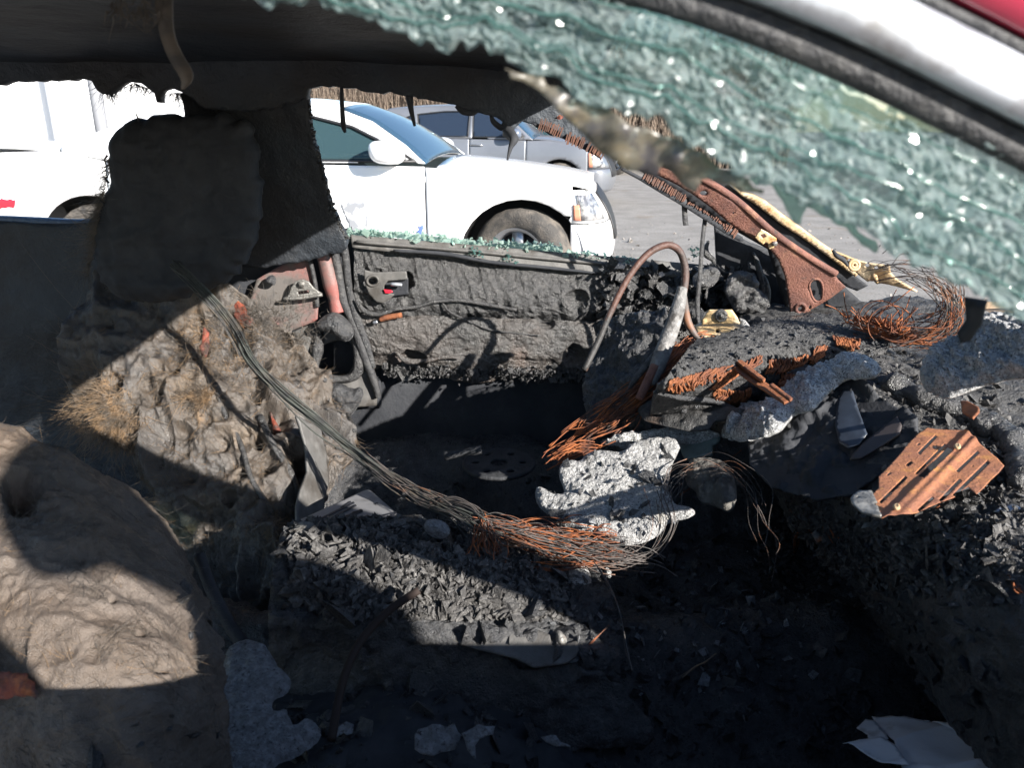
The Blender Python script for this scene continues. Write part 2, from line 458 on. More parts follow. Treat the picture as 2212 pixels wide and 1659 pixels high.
MT['red_paint'] = M('red_paint', (.42, .03, .06), .3, mix=[((.30, .02, .05), 8, .4, .7)], coat=.6)
MT['red_hidden'] = M('red_hidden', (.30, .035, .03), .5, mix=[((.2, .03, .03), 12, .4, .6)])
MT['pillar_paint'] = M('pillar_paint', (.105, .095, .088), .55, mix=[((.23, .075, .065), 4, .44, .56), ((.07, .065, .062), 30, .54, .70)], bump=[(260, .5)], bdist=.002)
MT['red_char'] = M('red_char', (.20, .045, .025), .7, mix=[((.05, .025, .02), 30, .42, .58), ((.42, .13, .04), 24, .58, .68)], bump=[(70, 1)], bdist=.005)
MT['chip'] = M('chip', (.045, .043, .042), .45, mix=[((.12, .115, .11), 70, .45, .62), ((.30, .29, .28), 110, .64, .74)], bump=[(200, 1)], rmix=(90, .25, .8), bdist=.004)
MT['trim'] = M('trim', (.46, .48, .52), .34, metal=.85, mix=[((.35, .35, .37), 60, .58, .72), ((.22, .20, .19), 14, .60, .74)], rmix=(20, .25, .6))
# ================================================================== the lot outside
MT['asphalt'] = M('asphalt', (.225, .210, .193), .9, mix=[((.295, .276, .255), 2.2, .4, .62), ((.11, .105, .10), 45, .52, .68), ((.34, .33, .31), 80, .62, .72), ((.20, .155, .11), 1.2, .60, .75)], bump=[(70, 1), (240, .6)], bdist=.006)
g = mk('ground', [(-120, -60, 0), (120, -60, 0), (120, 220, 0), (-120, 220, 0)], [(0, 1, 2, 3)], MT['asphalt'], smooth=False)
tag(g, kind='structure')
MT['stone'] = M('stone', (.26, .24, .22), .9, mix=[((.12, .11, .10), 8, .5, .6)])
n = 700
P = np.stack([rng.uniform(.3, 6.5, n), rng.uniform(3.2, 11, n), np.zeros(n)], 1)
st = chips(P, rng.gamma(1.8, .004, n) + .003, 'gravel', MT['stone'], flat=.9)
tag(st, 'loose stones and grit strewn over the lot', 'gravel', kind='stuff')

# dry brush behind the parked cars
MT['brush'] = M('brush', (.22, .17, .13), .9, mix=[((.15, .115, .09), 2.5, .4, .6), ((.29, .23, .18), 5, .55, .7)])
n = 14000
P = np.stack([rng.uniform(-12, 9, n), rng.uniform(26, 30, n), np.zeros(n)], 1)
hgt = 2.3 + .9 * fbm(P * np.array([1, .4, 1]), .35, 3) + rng.normal(0, .3, n)
D = np.stack([rng.normal(0, .12, n), rng.normal(0, .08, n), np.ones(n)], 1)
b = fibres(P, D, hgt * 1.4, .016, 'dry_brush', MT['brush'], curl=.10, n=4)
tag(b, 'dry brown brush along the back of the lot', 'brush', kind='stuff')
n = 5200
P = np.stack([rng.uniform(-12, 9, n), rng.uniform(26, 30, n), rng.uniform(.4, 3.0, n)], 1)
D = np.stack([rng.normal(0, 1, n), rng.normal(0, .4, n), rng.uniform(.2, 1.2, n)], 1)
b2 = fibres(P, D, rng.uniform(.3, .9, n), .012, 'dry_twigs', MT['brush'], curl=.2, n=3)
tag(b2, 'fine bare twigs tangled through the brown brush', 'brush', kind='stuff')

# white panel wall on the left with posts in front
MT['white_wall'] = M('white_wall', (.82, .82, .83), .6, bump=[(2, .3)])
MT['post'] = M('post', (.42, .43, .46), .5, metal=.4)
w = thing('panel_wall', 'tall white metal panel wall behind the white sedan', 'wall', (-12, 15, 0))
PW = bpy.data.meshes.new('wall_panel')
m_ = MB(); m_.box((0, 0, 2.1), (1.16, .06, 4.2))
for k in range(-2, 3): m_.box((k * .23, -.045, 2.1), (.05, .03, 4.18))
first = m_.build('wall_panel', MT['white_wall'], w, smooth=False); first.location = (-5.85, 0, 0)
for k in range(1, 12):
    c = first.copy(); COL.objects.link(c); c.parent = w; c.location = (-5.85 + k * 1.18, 0, 0)
m_ = MB(); m_.box((.64, 0, 4.25), (14.2, .14, .1)); m_.build('top_rail', MT['white_wall'], w, smooth=False)
for nm, (px, Y), lab in (('lamp_post', (212, 9.4), 'grey steel post rising behind the white sedan trunk'),
                         ('lamp_post', (420, 10.5), 'grey steel post rising behind the white sedan roof')):
    p = aty(px, 230, Y)
    t_ = thing(nm, lab, 'post', (p[0], Y, 0))
    mk('shaft', *tube_geo(np.array([(0, 0, 0.02), (0, 0, 2.6), (0, 0, 5.2)]), [.075, .07, .06], 14), MT['post'], t_)
    m_ = MB(); m_.box((0, 0, .015), (.32, .32, .03)); m_.build('base_plate', MT['post'], t_, smooth=False)

# ------------------------------------------------------------------ parked cars
MT['car_white'] = M('car_white', (.84, .84, .84), .25, coat=.7, mix=[((.74, .74, .75), 1.6, .55, .75), ((.60, .58, .56), 7, .70, .80)])
MT['car_silver'] = M('car_silver', (.19, .20, .225), .35, metal=.3, coat=.6, mix=[((.15, .16, .18), 1.2, .4, .7)])
MT['car_dark'] = M('car_dark', (.10, .12, .16), .25, coat=.6)
MT['blacktrim'] = M('blacktrim', (.02, .02, .022), .5)
MT['tyre'] = M('tyre', (.06, .056, .052), .9, mix=[((.15, .13, .11), 9, .42, .62)], bump=[(90, 1)], bdist=.01)
MT['rim'] = M('rim', (.36, .37, .39), .35, metal=.8, mix=[((.15, .14, .13), 12, .55, .7)])
MT['lamp'] = M('lamp', (.55, .55, .56), .12, metal=.4, mix=[((.15, .15, .16), 14, .45, .6)], coat=1)
MT['amber'] = M('amber', (.62, .25, .16), .2, coat=1)
MT['red_lens'] = M('red_lens', (.55, .02, .04), .25, coat=1)
MT['scuff'] = M('scuff', (.24, .25, .27), .6, mix=[((.70, .70, .70), 10, .52, .60)])
MT['blue_scuff'] = M('blue_scuff', (.10, .16, .42), .6, mix=[((.84, .84, .84), 30, .5, .55)])
def glassy(name, col, clear):
    m = M(name, col, .04, coat=.3)
    t = m.node_tree; b = t.nodes['Principled BSDF']; out = t.nodes['Material Output']
    tr = t.nodes.new('ShaderNodeBsdfTransparent'); tr.inputs[0].default_value = (.75, .9, .9, 1)
    mx = t.nodes.new('ShaderNodeMixShader'); mx.inputs[0].default_value = clear
    t.links.new(b.outputs[0], mx.inputs[1]); t.links.new(tr.outputs[0], mx.inputs[2]); t.links.new(mx.outputs[0], out.inputs[0])
    return m
MT['side_glass'] = glassy('side_glass', (.04, .075, .085), .34)
MT['dark_glass'] = glassy('dark_glass', (.02, .03, .05), .08)
MT['blue_glass'] = glassy('blue_glass', (.035, .075, .125), .15)
MT['seat_in'] = M('seat_in', (.10, .11, .12), .8)

def arc(cx, cz, r, a0, a1, n):
    return [(cx + r * math.cos(R(a0 + (a1 - a0) * k / n)), cz + r * math.sin(R(a0 + (a1 - a0) * k / n))) for k in range(n + 1)]
def car(name, label, cat, loc, rz, S, paint, group=None):
    root = thing(name, label, cat, loc, rz, group)
    belt, W = S['belt'], S['W']
    def half(x, z):
        z = np.asarray(z, float); x = np.asarray(x, float)
        lo = W * (1 - .05 * np.clip((.62 - z) / .4, 0, 1) ** 2 - .035 * np.clip((z - .7) / .35, 0, 1) ** 2)
        up = np.clip((z - belt) / (S['roof'] - belt), 0, 1.1)
        y = lo - S['tumble'] * up ** 1.15
        y = y - S['nose_in'] * np.clip((x - S['nose_from']) / (S['nose'] - S['nose_from']), 0, 1) ** 2
        y = y - .16 * np.clip((-x - S['tail_from']) / .6, 0, 1) ** 2
        return y
    def panel(nm, poly, mat, off=0.0, h=.035, holes=(), th=.012, both=True, parent=root):
        V, Fc, d, bnd = gridfill(np.asarray(poly, float), h, holes)
        res = None
        for s in ((-1, 1) if both else (-1,)):
            y = half(V[:, 0], V[:, 1]) + off
            T = np.stack([V[:, 0], s * y, V[:, 1]], 1); B = np.stack([V[:, 0], s * (y - th), V[:, 1]], 1)
            f = Fc if s < 0 else Fc[:, ::-1]
            o = mk(nm, *closed_sheet(T, B, f), mat, parent)
            if s < 0: res = o
        return res
    fx, rx, wr, ar = S['fx'], S['rx'], S['wr'], S['ar']
    # lower side panels with real shut lines between them
    for nm, poly in S['panels']:
        panel(nm, poly, paint)
    for nm, poly in S['windows']:
        panel(nm, poly, S['glass'], off=-.018, th=.004)
    for nm, poly in S['windows']:
        for s in (-1, 1):
            Pp = np.array(list(poly) + [poly[0]], float)
            Q = np.concatenate([np.linspace(Pp[i], Pp[i + 1], 6)[:-1] for i in range(len(Pp) - 1)] + [Pp[-1:]])
            mk('window_seal', *tube_geo(np.stack([Q[:, 0], s * (half(Q[:, 0], Q[:, 1]) - .004), Q[:, 1]], 1), .011, 6), MT['blacktrim'], root)
    for nm, poly in S.get('seals', []):
        panel(nm, poly, MT['blacktrim'], off=-.008, th=.006)
    # pillars and roof rail as one painted ring around the windows
    panel('roof_side', S['ring'], paint, holes=S['ring_holes'], h=.03)
    # roof, hood, screens, deck: surfaces across the car
    def across(nm, prof, mat, crown, inset=0.0, n=14, th=.012, parent=root):
        P = smooth_path(np.array(prof, float), 4 * len(prof)); rows = []
        for x, z in P:
            y = float(half(x, z)) - inset
            t = np.linspace(-1, 1, n)
            rows.append(np.stack([np.full(n, x), t * y, z + crown * (1 - t ** 2)], 1))
        G = np.array(rows); idx = np.arange(G.shape[0] * n).reshape(-1, n)
        Fc = np.stack([idx[:-1, :-1], idx[:-1, 1:], idx[1:, 1:], idx[1:, :-1]], -1).reshape(-1, 4)
        P = G.reshape(-1, 3); N = normals(G).reshape(-1, 3); N[N[:, 2] < 0] *= -1
        a, b_, c_ = P[Fc[0][0]], P[Fc[0][1]], P[Fc[0][2]]
        if np.cross(b_ - a, c_ - a)[2] < 0: Fc = Fc[:, ::-1]
        return mk(nm, *closed_sheet(P, P - N * th, Fc), mat, parent)
    across('roof', S['roof_prof'], paint, .05)
    across('hood', S['hood_prof'], paint, .055, inset=.012)
    across('windscreen', S['ws_prof'], S['screen'], .05, inset=.03)
    across('rear_screen', S['rs_prof'], S['screen'], .05, inset=.04)
    if 'deck_prof' in S: across('trunk_lid', S['deck_prof'], paint, .03, inset=.012)
    # nose and tail wrapped around the corners
    def wrap(nm, zs, x_at, front, mat, off=0.0, y0=1.0, n=26, parent=root, z_end=None, t0=-1.0, t1=1.0):
        rows = []
        for i, z in enumerate(zs):
            t = np.linspace(t0, t1, n)
            xs = x_at(z); xe = S['nose_from2'] if front else -S['tail_from2']
            yy = float(half(xe, z)) * y0 + off
            a = t * math.pi / 2
            y = yy * np.sign(np.sin(a)) * np.abs(np.sin(a)) ** .62
            x = xe + (xs + (off if front else -off) - xe) * np.abs(np.cos(a)) ** .62
            rows.append(np.stack([x, y, np.full(n, z)], 1))
        G = np.array(rows); k = np.arange(G.shape[0] * n).reshape(-1, n)
        Fc = np.stack([k[:-1, :-1], k[:-1, 1:], k[1:, 1:], k[1:, :-1]], -1).reshape(-1, 4)
        P = G.reshape(-1, 3); c = P.mean(0) - np.array([.6 if front else -.6, 0, 0])
        N = P - c; N[:, 2] = 0; N /= np.linalg.norm(N, axis=1)[:, None]
        q = Fc[len(Fc) // 2]
        if np.dot(np.cross(P[q[1]] - P[q[0]], P[q[2]] - P[q[0]]), N[q[0]]) < 0: Fc = Fc[:, ::-1]
        return mk(nm, *closed_sheet(P, P - N * .015, Fc), mat, parent)
    bz = S['bumper_z']
    bp = wrap('front_bumper', np.linspace(.24, bz, 7), lambda z: S['nose'] - .10 * ((z - .45) / .3) ** 2, True, paint)
    wrap('nose_panel', np.linspace(bz + .008, S['nose_top'], 6), lambda z: S['nose'] - .10 * ((z - .45) / .3) ** 2, True, paint)
    for s in (-1, 1):
        t0, t1 = (-.93, -.52) if s < 0 else (.52, .93)
        hl = wrap('headlamp', np.linspace(bz + .03, S['nose_top'] - .03, 5), lambda z: S['nose'] - .10 * ((z - .45) / .3) ** 2, True, MT['lamp'], off=.012, t0=t0, t1=t1, n=12)
        t0, t1 = (-.985, -.94) if s < 0 else (.94, .985)
        wrap('side_marker', np.linspace(bz + .03, S['nose_top'] - .10, 4), lambda z: S['nose'] - .10 * ((z - .45) / .3) ** 2, True, MT['amber'], off=.012, t0=t0, t1=t1, n=5, parent=hl)
    wrap('grille', np.linspace(.48, S['nose_top'] - .04, 5), lambda z: S['nose'] - .10 * ((z - .45) / .3) ** 2, True, MT['blacktrim'], off=.012, t0=-.30, t1=.30, n=12)
    wrap('rear_bumper', np.linspace(.28, .66, 6), lambda z: S['tail'], False, paint)
    wrap('tail_panel', np.linspace(.668, S['tail_top'], 6), lambda z: S['tail'] + .06 * (z - .66), False, paint)
    for s in (-1, 1):
        t0, t1 = (-.9, -.45) if s < 0 else (.45, .9)
        wrap('tail_lamp', np.linspace(S['tail_top'] - .26, S['tail_top'] - .08, 4), lambda z: S['tail'] + .06 * (z - .66), False, MT['red_lens'], off=.012, t0=t0, t1=t1, n=8)
    # dark box added under the body to block light, and dark wheel wells
    m_ = MB(); m_.box(((fx + rx) / 2, 0, .30), (fx - rx - 2 * ar - .02, 2 * W - .18, .10))
    m_.box((fx, 0, .62), (.9, .9, .5)); m_.box((rx, 0, .62), (.9, .9, .5))
    m_.build('underbody_box', MT['blacktrim'], root, smooth=False)
    for ax in (fx, rx):
        for s in (-1, 1):
            an = np.linspace(-.15, math.pi + .15, 20); V = []
            for y in (float(half(ax, .5)) - .015, .46):
                V += [(ax + ar * math.cos(a), s * y, wr + ar * math.sin(a)) for a in an]
            Fc = [(i, i + 1, i + 21, i + 20) for i in range(19)]
            mk('wheel_liner', V, Fc, MT['blacktrim'], root)
    # wheels
    for ax, steer in ((fx, S.get('steer', 0)), (rx, 0)):
        for s in (-1, 1):
            wl = bpy.data.objects.new('wheel', None); COL.objects.link(wl); wl.parent = root
            wl.location = (ax, s * (W - .125), wr); wl.rotation_euler = (0, 0, steer + (math.pi if s > 0 else 0))
            r1 = S['rim_r']
            prof = [(r1, .095), (r1 + .02, .11), (wr - .06, .118), (wr - .02, .105), (wr, .07), (wr + .002, 0), (wr, -.07), (wr - .02, -.105), (r1, -.1)]
            V = []; Fc = []; K = 48; L = len(prof)
            for k in range(K):
                a = 2 * math.pi * k / K
                tread = .004 * (k % 2)
                V += [((r - (tread if r > wr - .03 else 0)) * math.cos(a), -o_, (r - (tread if r > wr - .03 else 0)) * math.sin(a)) for r, o_ in prof]
            for k in range(K):
                for i in range(L - 1):
                    a = k * L + i; b_ = ((k + 1) % K) * L + i
                    Fc.append((a, a + 1, b_ + 1, b_))
            mk('tyre', V, Fc, MT['tyre'], wl)
            m2 = MB()
            prof = [(r1 + .012, .098), (r1 - .012, .1), (r1 - .03, .06), (r1 - .035, -.08)]
            V = []; Fc = []; L = len(prof)
            for k in range(K):
                a = 2 * math.pi * k / K; V += [(r * math.cos(a), -o_, r * math.sin(a)) for r, o_ in prof]
            for k in range(K):
                for i in range(L - 1):
                    a = k * L + i; b_ = ((k + 1) % K) * L + i; Fc.append((a, a + 1, b_ + 1, b_))
            m2.add(V, Fc)
            for k in range(S.get('spokes', 5)):
                a = 2 * math.pi * (k + .25) / S.get('spokes', 5); c_, s_ = math.cos(a), math.sin(a)
                Mx = np.array([(c_, 0, -s_), (0, 1, 0), (s_, 0, c_)])
                m2.box(Mx @ np.array([(r1) * .52, -.062, 0]), (r1 * .95, .03, .085), Mx)
            V, Fc = tube_geo(np.array([(0, -.085, 0), (0, -.03, 0)]), .075, 20); m2.add(V, Fc)
            m2.build('rim', MT['rim'], wl)
            V, Fc = tube_geo(np.array([(0, -.02, 0), (0, .06, 0)]), r1 - .02, 24)
            mk('brake_drum', V, Fc, MT['blacktrim'], wl)
    # mirrors, handles, seats
    for s in (-1, 1):
        x, z = S['mirror']; y = s * (float(half(x, z)) + .135)
        U = np.linspace(0, math.pi, 9); Vv = np.linspace(0, 2 * math.pi, 17)[:-1]
        sg = lambda q, e: math.copysign(abs(q) ** e, q)
        V = [(x + .115 * sg(math.cos(u), .7) - .02 * sg(math.sin(u) * math.sin(v), 1), y + s * .115 * sg(math.sin(u), .7) * sg(math.cos(v), .7), z + .082 * sg(math.sin(u), .7) * sg(math.sin(v), .7)) for u in U for v in Vv]
        V = [(a, b_ , c_) for a, b_, c_ in V]
        Fc = [(i * 16 + k, i * 16 + (k + 1) % 16, (i + 1) * 16 + (k + 1) % 16, (i + 1) * 16 + k) for i in range(8) for k in range(16)]
        mr = mk('mirror', V, Fc, S.get('mirror_mat', paint), root)
        m2 = MB(); m2.box((x + .01, s * (float(half(x, z)) + .03), z - .05), (.07, .12, .035)); m2.build('mirror_foot', MT['blacktrim'], mr, smooth=False)
    for (x, z) in S['handles']:
        for s in (-1, 1):
            y = s * (float(half(x, z)) + .022)
            mk('door_handle', *tube_geo(smooth_path([(x - .11, y - s * .025, z), (x - .07, y, z + .004), (x + .07, y, z), (x + .11, y - s * .025, z - .004)], 12), [.014] * 12, 8), S.get('handle_mat', paint), root)
    for x in S['seats']:
        for s in (-1, 1):
            m2 = MB()
            m2.add(*tube_geo(smooth_path([(x, s * .38, .45), (x - .12, s * .38, .8), (x - .2, s * .38, 1.02)], 8), np.array([.2, .25, .25, .25, .24, .22, .19, .13]) * .9, 10))
            m2.add(*tube_geo(smooth_path([(x - .20, s * .38, 1.06), (x - .23, s * .38, 1.24)], 6), [.08, .12, .13, .13, .12, .07], 10))
            m2.build('seat', MT['seat_in'], root)
    return root

def sedan_spec():
    fx, rx, wr, ar = 1.56, -1.56, .365, .435
    def f_arch(a0, a1, c=fx): return arc(c, wr, ar, a0, a1, 14)
    fa = f_arch(0, 180); ra = arc(rx, wr, ar, 0, 180, 14)
    S = dict(belt=1.03, W=.945, roof=1.45, tumble=.27, nose_in=.14, nose_from=1.70, nose=2.22, nose_from2=1.90, tail=-3.02, tail_from=2.25, tail_from2=2.42,
             fx=fx, rx=rx, wr=wr, ar=ar, rim_r=.225, bumper_z=.625, nose_top=.865, tail_top=1.12, steer=-.42, spokes=5)
    S['panels'] = [
        ('front_fender', [(.905, .30), (.905, .99), (.90, 1.015), (1.3, .99), (1.75, .93), (1.90, .895), (1.90, .37)] + fa[0:]),
        ('front_door', [(.895, .27), (-.235, .27), (-.235, 1.035), (.895, 1.02)]),
        ('rear_door', [(-.245, .27), (-1.06, .27)] + [p for p in arc(rx, wr, ar, 0, 180, 20) if p[0] > -1.36][::1] + [(-1.40, .80), (-1.40, 1.045), (-.245, 1.036)]),
        ('rear_quarter', [(-1.41, 1.047), (-1.41, .805)] + [p for p in arc(rx, wr, ar, 0, 180, 20) if p[0] < -1.41] + [(-2.42, .34), (-2.42, 1.10), (-1.8, 1.12)]),
        ('rocker', [(1.10, .20), (-1.10, .20), (-1.10, .262), (1.10, .262)]),
    ]
    win_f = [(.83, 1.055), (-.20, 1.06), (-.20, 1.375), (.05, 1.365), (.36, 1.29), (.62, 1.17)]
    win_r = [(-.28, 1.06), (-1.02, 1.07), (-1.25, 1.09), (-1.36, 1.12), (-1.37, 1.16), (-1.28, 1.21), (-1.0, 1.30), (-.7, 1.355), (-.28, 1.378)]
    S['ring'] = [(.90, 1.042), (-.24, 1.047), (-1.40, 1.052), (-1.82, 1.125), (-1.45, 1.28), (-1.05, 1.40), (-.5, 1.455), (-.1, 1.46), (.25, 1.42), (.5, 1.33), (.75, 1.17)]
    S['ring_holes'] = [np.array(win_f), np.array(win_r)]
    S['windows'] = [('front_window', win_f), ('rear_window', win_r)]
    S['seals'] = [('pillar_trim', [(-.205, 1.06), (-.275, 1.06), (-.275, 1.377), (-.205, 1.375)])]
    S['roof_prof'] = [(.25, 1.425), (-.1, 1.462), (-.5, 1.457), (-1.05, 1.402)]
    S['hood_prof'] = [(.98, 1.02), (1.3, .992), (1.75, .932), (2.04, .875)]
    S['ws_prof'] = [(.90, 1.04), (.75, 1.17), (.5, 1.33), (.27, 1.42)]
    S['rs_prof'] = [(-1.07, 1.398), (-1.45, 1.28), (-1.80, 1.13)]
    S['deck_prof'] = [(-1.82, 1.125), (-2.2, 1.145), (-2.6, 1.145), (-2.97, 1.125)]
    S['glass'] = MT['side_glass']; S['screen'] = MT['blue_glass']
    S['mirror'] = (.66, 1.12); S['handles'] = [(-.12, .93), (-1.22, .95)]; S['seats'] = (.1, -.85)
    return S
def suv_spec():
    fx, rx, wr, ar = 1.33, -1.33, .36, .42
    fa = arc(fx, wr, ar, 0, 180, 14)
    S = dict(belt=1.10, W=.92, roof=1.62, tumble=.24, nose_in=.15, nose_from=1.5, nose=2.22, nose_from2=1.80, tail=-2.30, tail_from=1.6, tail_from2=1.80,
             fx=fx, rx=rx, wr=wr, ar=ar, rim_r=.225, bumper_z=.62, nose_top=.98, tail_top=1.15, steer=0, spokes=5)
    S['panels'] = [
        ('front_fender', [(.76, .33), (.76, 1.07), (1.1, 1.08), (1.5, 1.03), (1.80, .985), (1.80, .36)] + fa),
        ('front_door', [(.75, .30), (-.22, .30), (-.22, 1.095), (.75, 1.078)]),
        ('rear_door', [(-.23, .30), (-.86, .30)] + [p for p in arc(rx, wr, ar, 0, 180, 20) if p[0] > -1.15] + [(-1.2, .78), (-1.2, 1.11), (-.23, 1.097)]),
        ('rear_quarter', [(-1.21, 1.11), (-1.21, .785)] + [p for p in arc(rx, wr, ar, 0, 180, 20) if p[0] < -1.21] + [(-1.80, .36), (-1.80, 1.14)]),
        ('rocker', [(.88, .22), (-.88, .22), (-.88, .29), (.88, .29)]),
    ]
    win_f = [(.72, 1.125), (-.17, 1.13), (-.19, 1.545), (.12, 1.52), (.40, 1.40)]
    win_r = [(-.25, 1.13), (-1.10, 1.14), (-1.18, 1.50), (-.7, 1.545), (-.25, 1.55)]
    win_q = [(-1.20, 1.145), (-1.66, 1.18), (-1.52, 1.40), (-1.26, 1.49)]
    S['ring'] = [(.88, 1.085), (-.22, 1.106), (-1.2, 1.118), (-1.98, 1.15), (-1.88, 1.45), (-1.7, 1.585), (-1.2, 1.615), (-.5, 1.635), (-.1, 1.63), (.15, 1.595), (.45, 1.45)]
    S['ring_holes'] = [np.array(win_f), np.array(win_r), np.array(win_q)]
    S['windows'] = [('front_window', win_f), ('rear_window', win_r), ('quarter_window', win_q)]
    S['seals'] = [('pillar_trim', [(-.175, 1.13), (-.245, 1.13), (-.245, 1.55), (-.195, 1.545)]), ('arch_trim', arc(fx, wr, ar + .0, 8, 172, 16) + arc(fx, wr, ar + .06, 172, 8, 16)),
                  ('arch_trim', arc(rx, wr, ar, 8, 172, 16) + arc(rx, wr, ar + .06, 172, 8, 16))]
    S['roof_prof'] = [(.15, 1.60), (-.1, 1.635), (-.5, 1.64), (-1.2, 1.62), (-1.75, 1.58)]
    S['hood_prof'] = [(.86, 1.10), (1.1, 1.09), (1.5, 1.035), (1.95, .965)]
    S['ws_prof'] = [(.87, 1.10), (.45, 1.45), (.17, 1.59)]
    S['rs_prof'] = [(-1.78, 1.57), (-1.9, 1.45), (-2.08, 1.17)]
    S['glass'] = MT['dark_glass']; S['screen'] = MT['blue_glass']
    S['mirror'] = (.58, 1.19); S['mirror_mat'] = MT['car_dark']; S['handles'] = [(-.10, 1.0), (-1.02, 1.02)]; S['handle_mat'] = MT['rim']
    S['seats'] = (0, -.9)
    return S
def place(fwheel, rwheel, spec):
    """root location and turn so that the near-side wheels touch these ground points"""
    a = np.array(fwheel); b = np.array(rwheel); d = a - b; rz = math.atan2(d[1], d[0])
    mid = (a + b) / 2; off = (spec['fx'] + spec['rx']) / 2
    nrm = np.array([-math.sin(rz), math.cos(rz)])
    c = mid - off * np.array([math.cos(rz), math.sin(rz)]) + nrm * spec['W']
    return (c[0], c[1], 0), rz
S1 = sedan_spec(); loc, rz = place((-.02, 5.62), (-3.12, 5.95), S1)
sedan = car('parked_sedan', 'white sedan with scuffed front door parked side on beyond the burnt car', 'car', loc, rz, S1, MT['car_white'])
S2 = suv_spec(); loc, rz = place((.80, 13.4), (-1.83, 13.9), S2)
suv = car('parked_suv', 'silver sport utility vehicle parked behind the white sedan', 'car', loc, rz, S2, MT['car_silver'])
S3 = sedan_spec(); S3['W'] = .91;  loc, rz = place((2.9, 22.5), (-.1, 23.1), S3)
far = car('parked_sedan', 'grey car just showing over the silver vehicle hood', 'car', loc, rz, S3, MT['car_silver'])
# scuffs on the white door: thin flakes of bare filler on the skin
def scuff(nm, poly, mat, off=.003):
    W = S1['W']; V, Fc, d, bnd = gridfill(jag(np.array(poly, float), .02, .006, 5), .012)
    z = V[:, 1]; y = W * (1 - .05 * np.clip((.62 - z) / .4, 0, 1) ** 2 - .035 * np.clip((z - .7) / .35, 0, 1) ** 2) + off
    T = np.stack([V[:, 0], -y, V[:, 1]], 1); B = T + np.array([0, .0015, 0])
    return mk(nm, *closed_sheet(T, B, Fc), mat, sedan)
scuff('door_scuff', [(.30, .76), (.48, .77), (.50, .60), (.60, .36), (.40, .34), (.36, .55)], MT['scuff'])
scuff('blue_scuff', [(.84, .60), (.885, .62), (.885, .38), (.82, .42)], MT['blue_scuff'])
scuff('marker_strip', [(-2.15, .70), (-2.12, .765), (-2.40, .765), (-2.40, .70)], MT['red_lens'], off=.002)
# ================================================================== the burnt car: body shell
sedan.scale = (1.055, 1, 1)
car0 = thing('burnt_car', 'burnt out car body with charred roof, pillars, doors and dashboard', 'car', (0, 0, 0))
def P3(pts): return np.array([aty(*p) for p in pts])
z3 = zc(1550, 380, 600); zr = zc(2050, 600, 526); zg = zc(1150, 0, 800); zb = zc(600, 550, 700); zt = zc(1576, 0, 1000)
zd = zc(750, 150, 900); zi = zc(1400, 650, 700); zq = zc(1700, 850, 600); za = zc(1340, 1000, 560); zp = zc(2100, 1000, 476); zs = zc(0, 650, 1000); zv = zc(800, 1182, 1000)

def grid_world(fn, us, vs):
    return [[fn(u, v) for v in vs] for u in us]
# roof: sooty underside and scorched skin
def roof_pt(lift):
    def f(x, t):
        z = np.interp(x, [-1.75, -1.2, -.5, -.1, .11], [1.33, 1.40, 1.415, 1.40, 1.368])
        yc, hw = 1.09, .70
        x = x + .07 * (t + 1) / 2 * max(0, (x + .3) / .4)
        return (x, yc + hw * t, z + .05 * (1 - t * t) + lift)
    return f
MT['headliner'] = M('headliner', (.021, .027, .036), .6, mix=[((.034, .042, .052), 7, .4, .7), ((.02, .02, .022), 3, .45, .6)], bump=[(40, 1), (150, .5)], bdist=.005)  # hazy lens veil painted in as a blue-grey base
xs, ts = [-1.75, -1.2, -.7, -.3, -.05, .11], [-1, -.6, -.2, .2, .6, 1]
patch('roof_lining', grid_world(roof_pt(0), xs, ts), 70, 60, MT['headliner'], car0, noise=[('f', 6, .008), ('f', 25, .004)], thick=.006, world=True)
MT['roof_skin'] = M('roof_skin', (.20, .05, .05), .55, mix=[((.10, .08, .075), 3, .42, .6), ((.30, .13, .07), 9, .56, .7)])
patch('roof_skin', grid_world(roof_pt(.035), xs, ts), 40, 40, MT['roof_skin'], car0, thick=.002, world=True)
# far side rail above the windows, edge ragged with burnt drips
up = [(-450, 186), (-200, 184), (0, 181), (60, 178), (130, 176), (196, 172), (214, 176), (226, 196), (240, 206), (252, 200), (270, 186), (286, 176), (318, 180), (336, 194), (348, 203), (352, 222), (357, 224), (356, 206), (362, 196), (382, 190), (405, 200), (430, 214), (455, 236), (560, 240), (668, 215), (672, 192), (712, 189), (760, 191), (800, 200), (860, 204), (900, 208), (905, 214), (948, 220), (985, 226), (1000, 236), (1030, 240), (1062, 250), (1085, 262), (1100, 290), (1108, 296), (1112, 276), (1128, 262), (1150, 268), (1178, 285), (1230, 300), (1300, 330), (1330, 300), (1250, 190), (1200, 110), (-450, 110)]
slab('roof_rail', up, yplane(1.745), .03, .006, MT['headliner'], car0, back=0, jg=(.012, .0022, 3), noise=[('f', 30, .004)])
for i, (pts, r) in enumerate([([(738, 186, 1.74), (739, 225, 1.74), (742, 270, 1.738), (746, 286, 1.738)], [.004, .005, .006, .003]),
                              ([(884, 205, 1.73), (888, 235, 1.73), (896, 272, 1.73)], [.009, .006, .003]),
                              ([(1098, 285, 1.70), (1110, 300, 1.66), (1103, 318, 1.65), (1096, 345, 1.64)], [.014, .010, .005, .002]),
                              ([(985, 228, 1.72), (1000, 240, 1.72), (1022, 243, 1.72), (1036, 232, 1.72)], [.004, .007, .006, .003]),
                              ([(1060, 244, 1.72), (1066, 262, 1.72), (1085, 275, 1.72), (1092, 256, 1.72)], [.003, .006, .007, .004]),
                              ]):
    tube('melted_drip', P3(pts), r, MT['soot'], car0, n=18, seg=7)
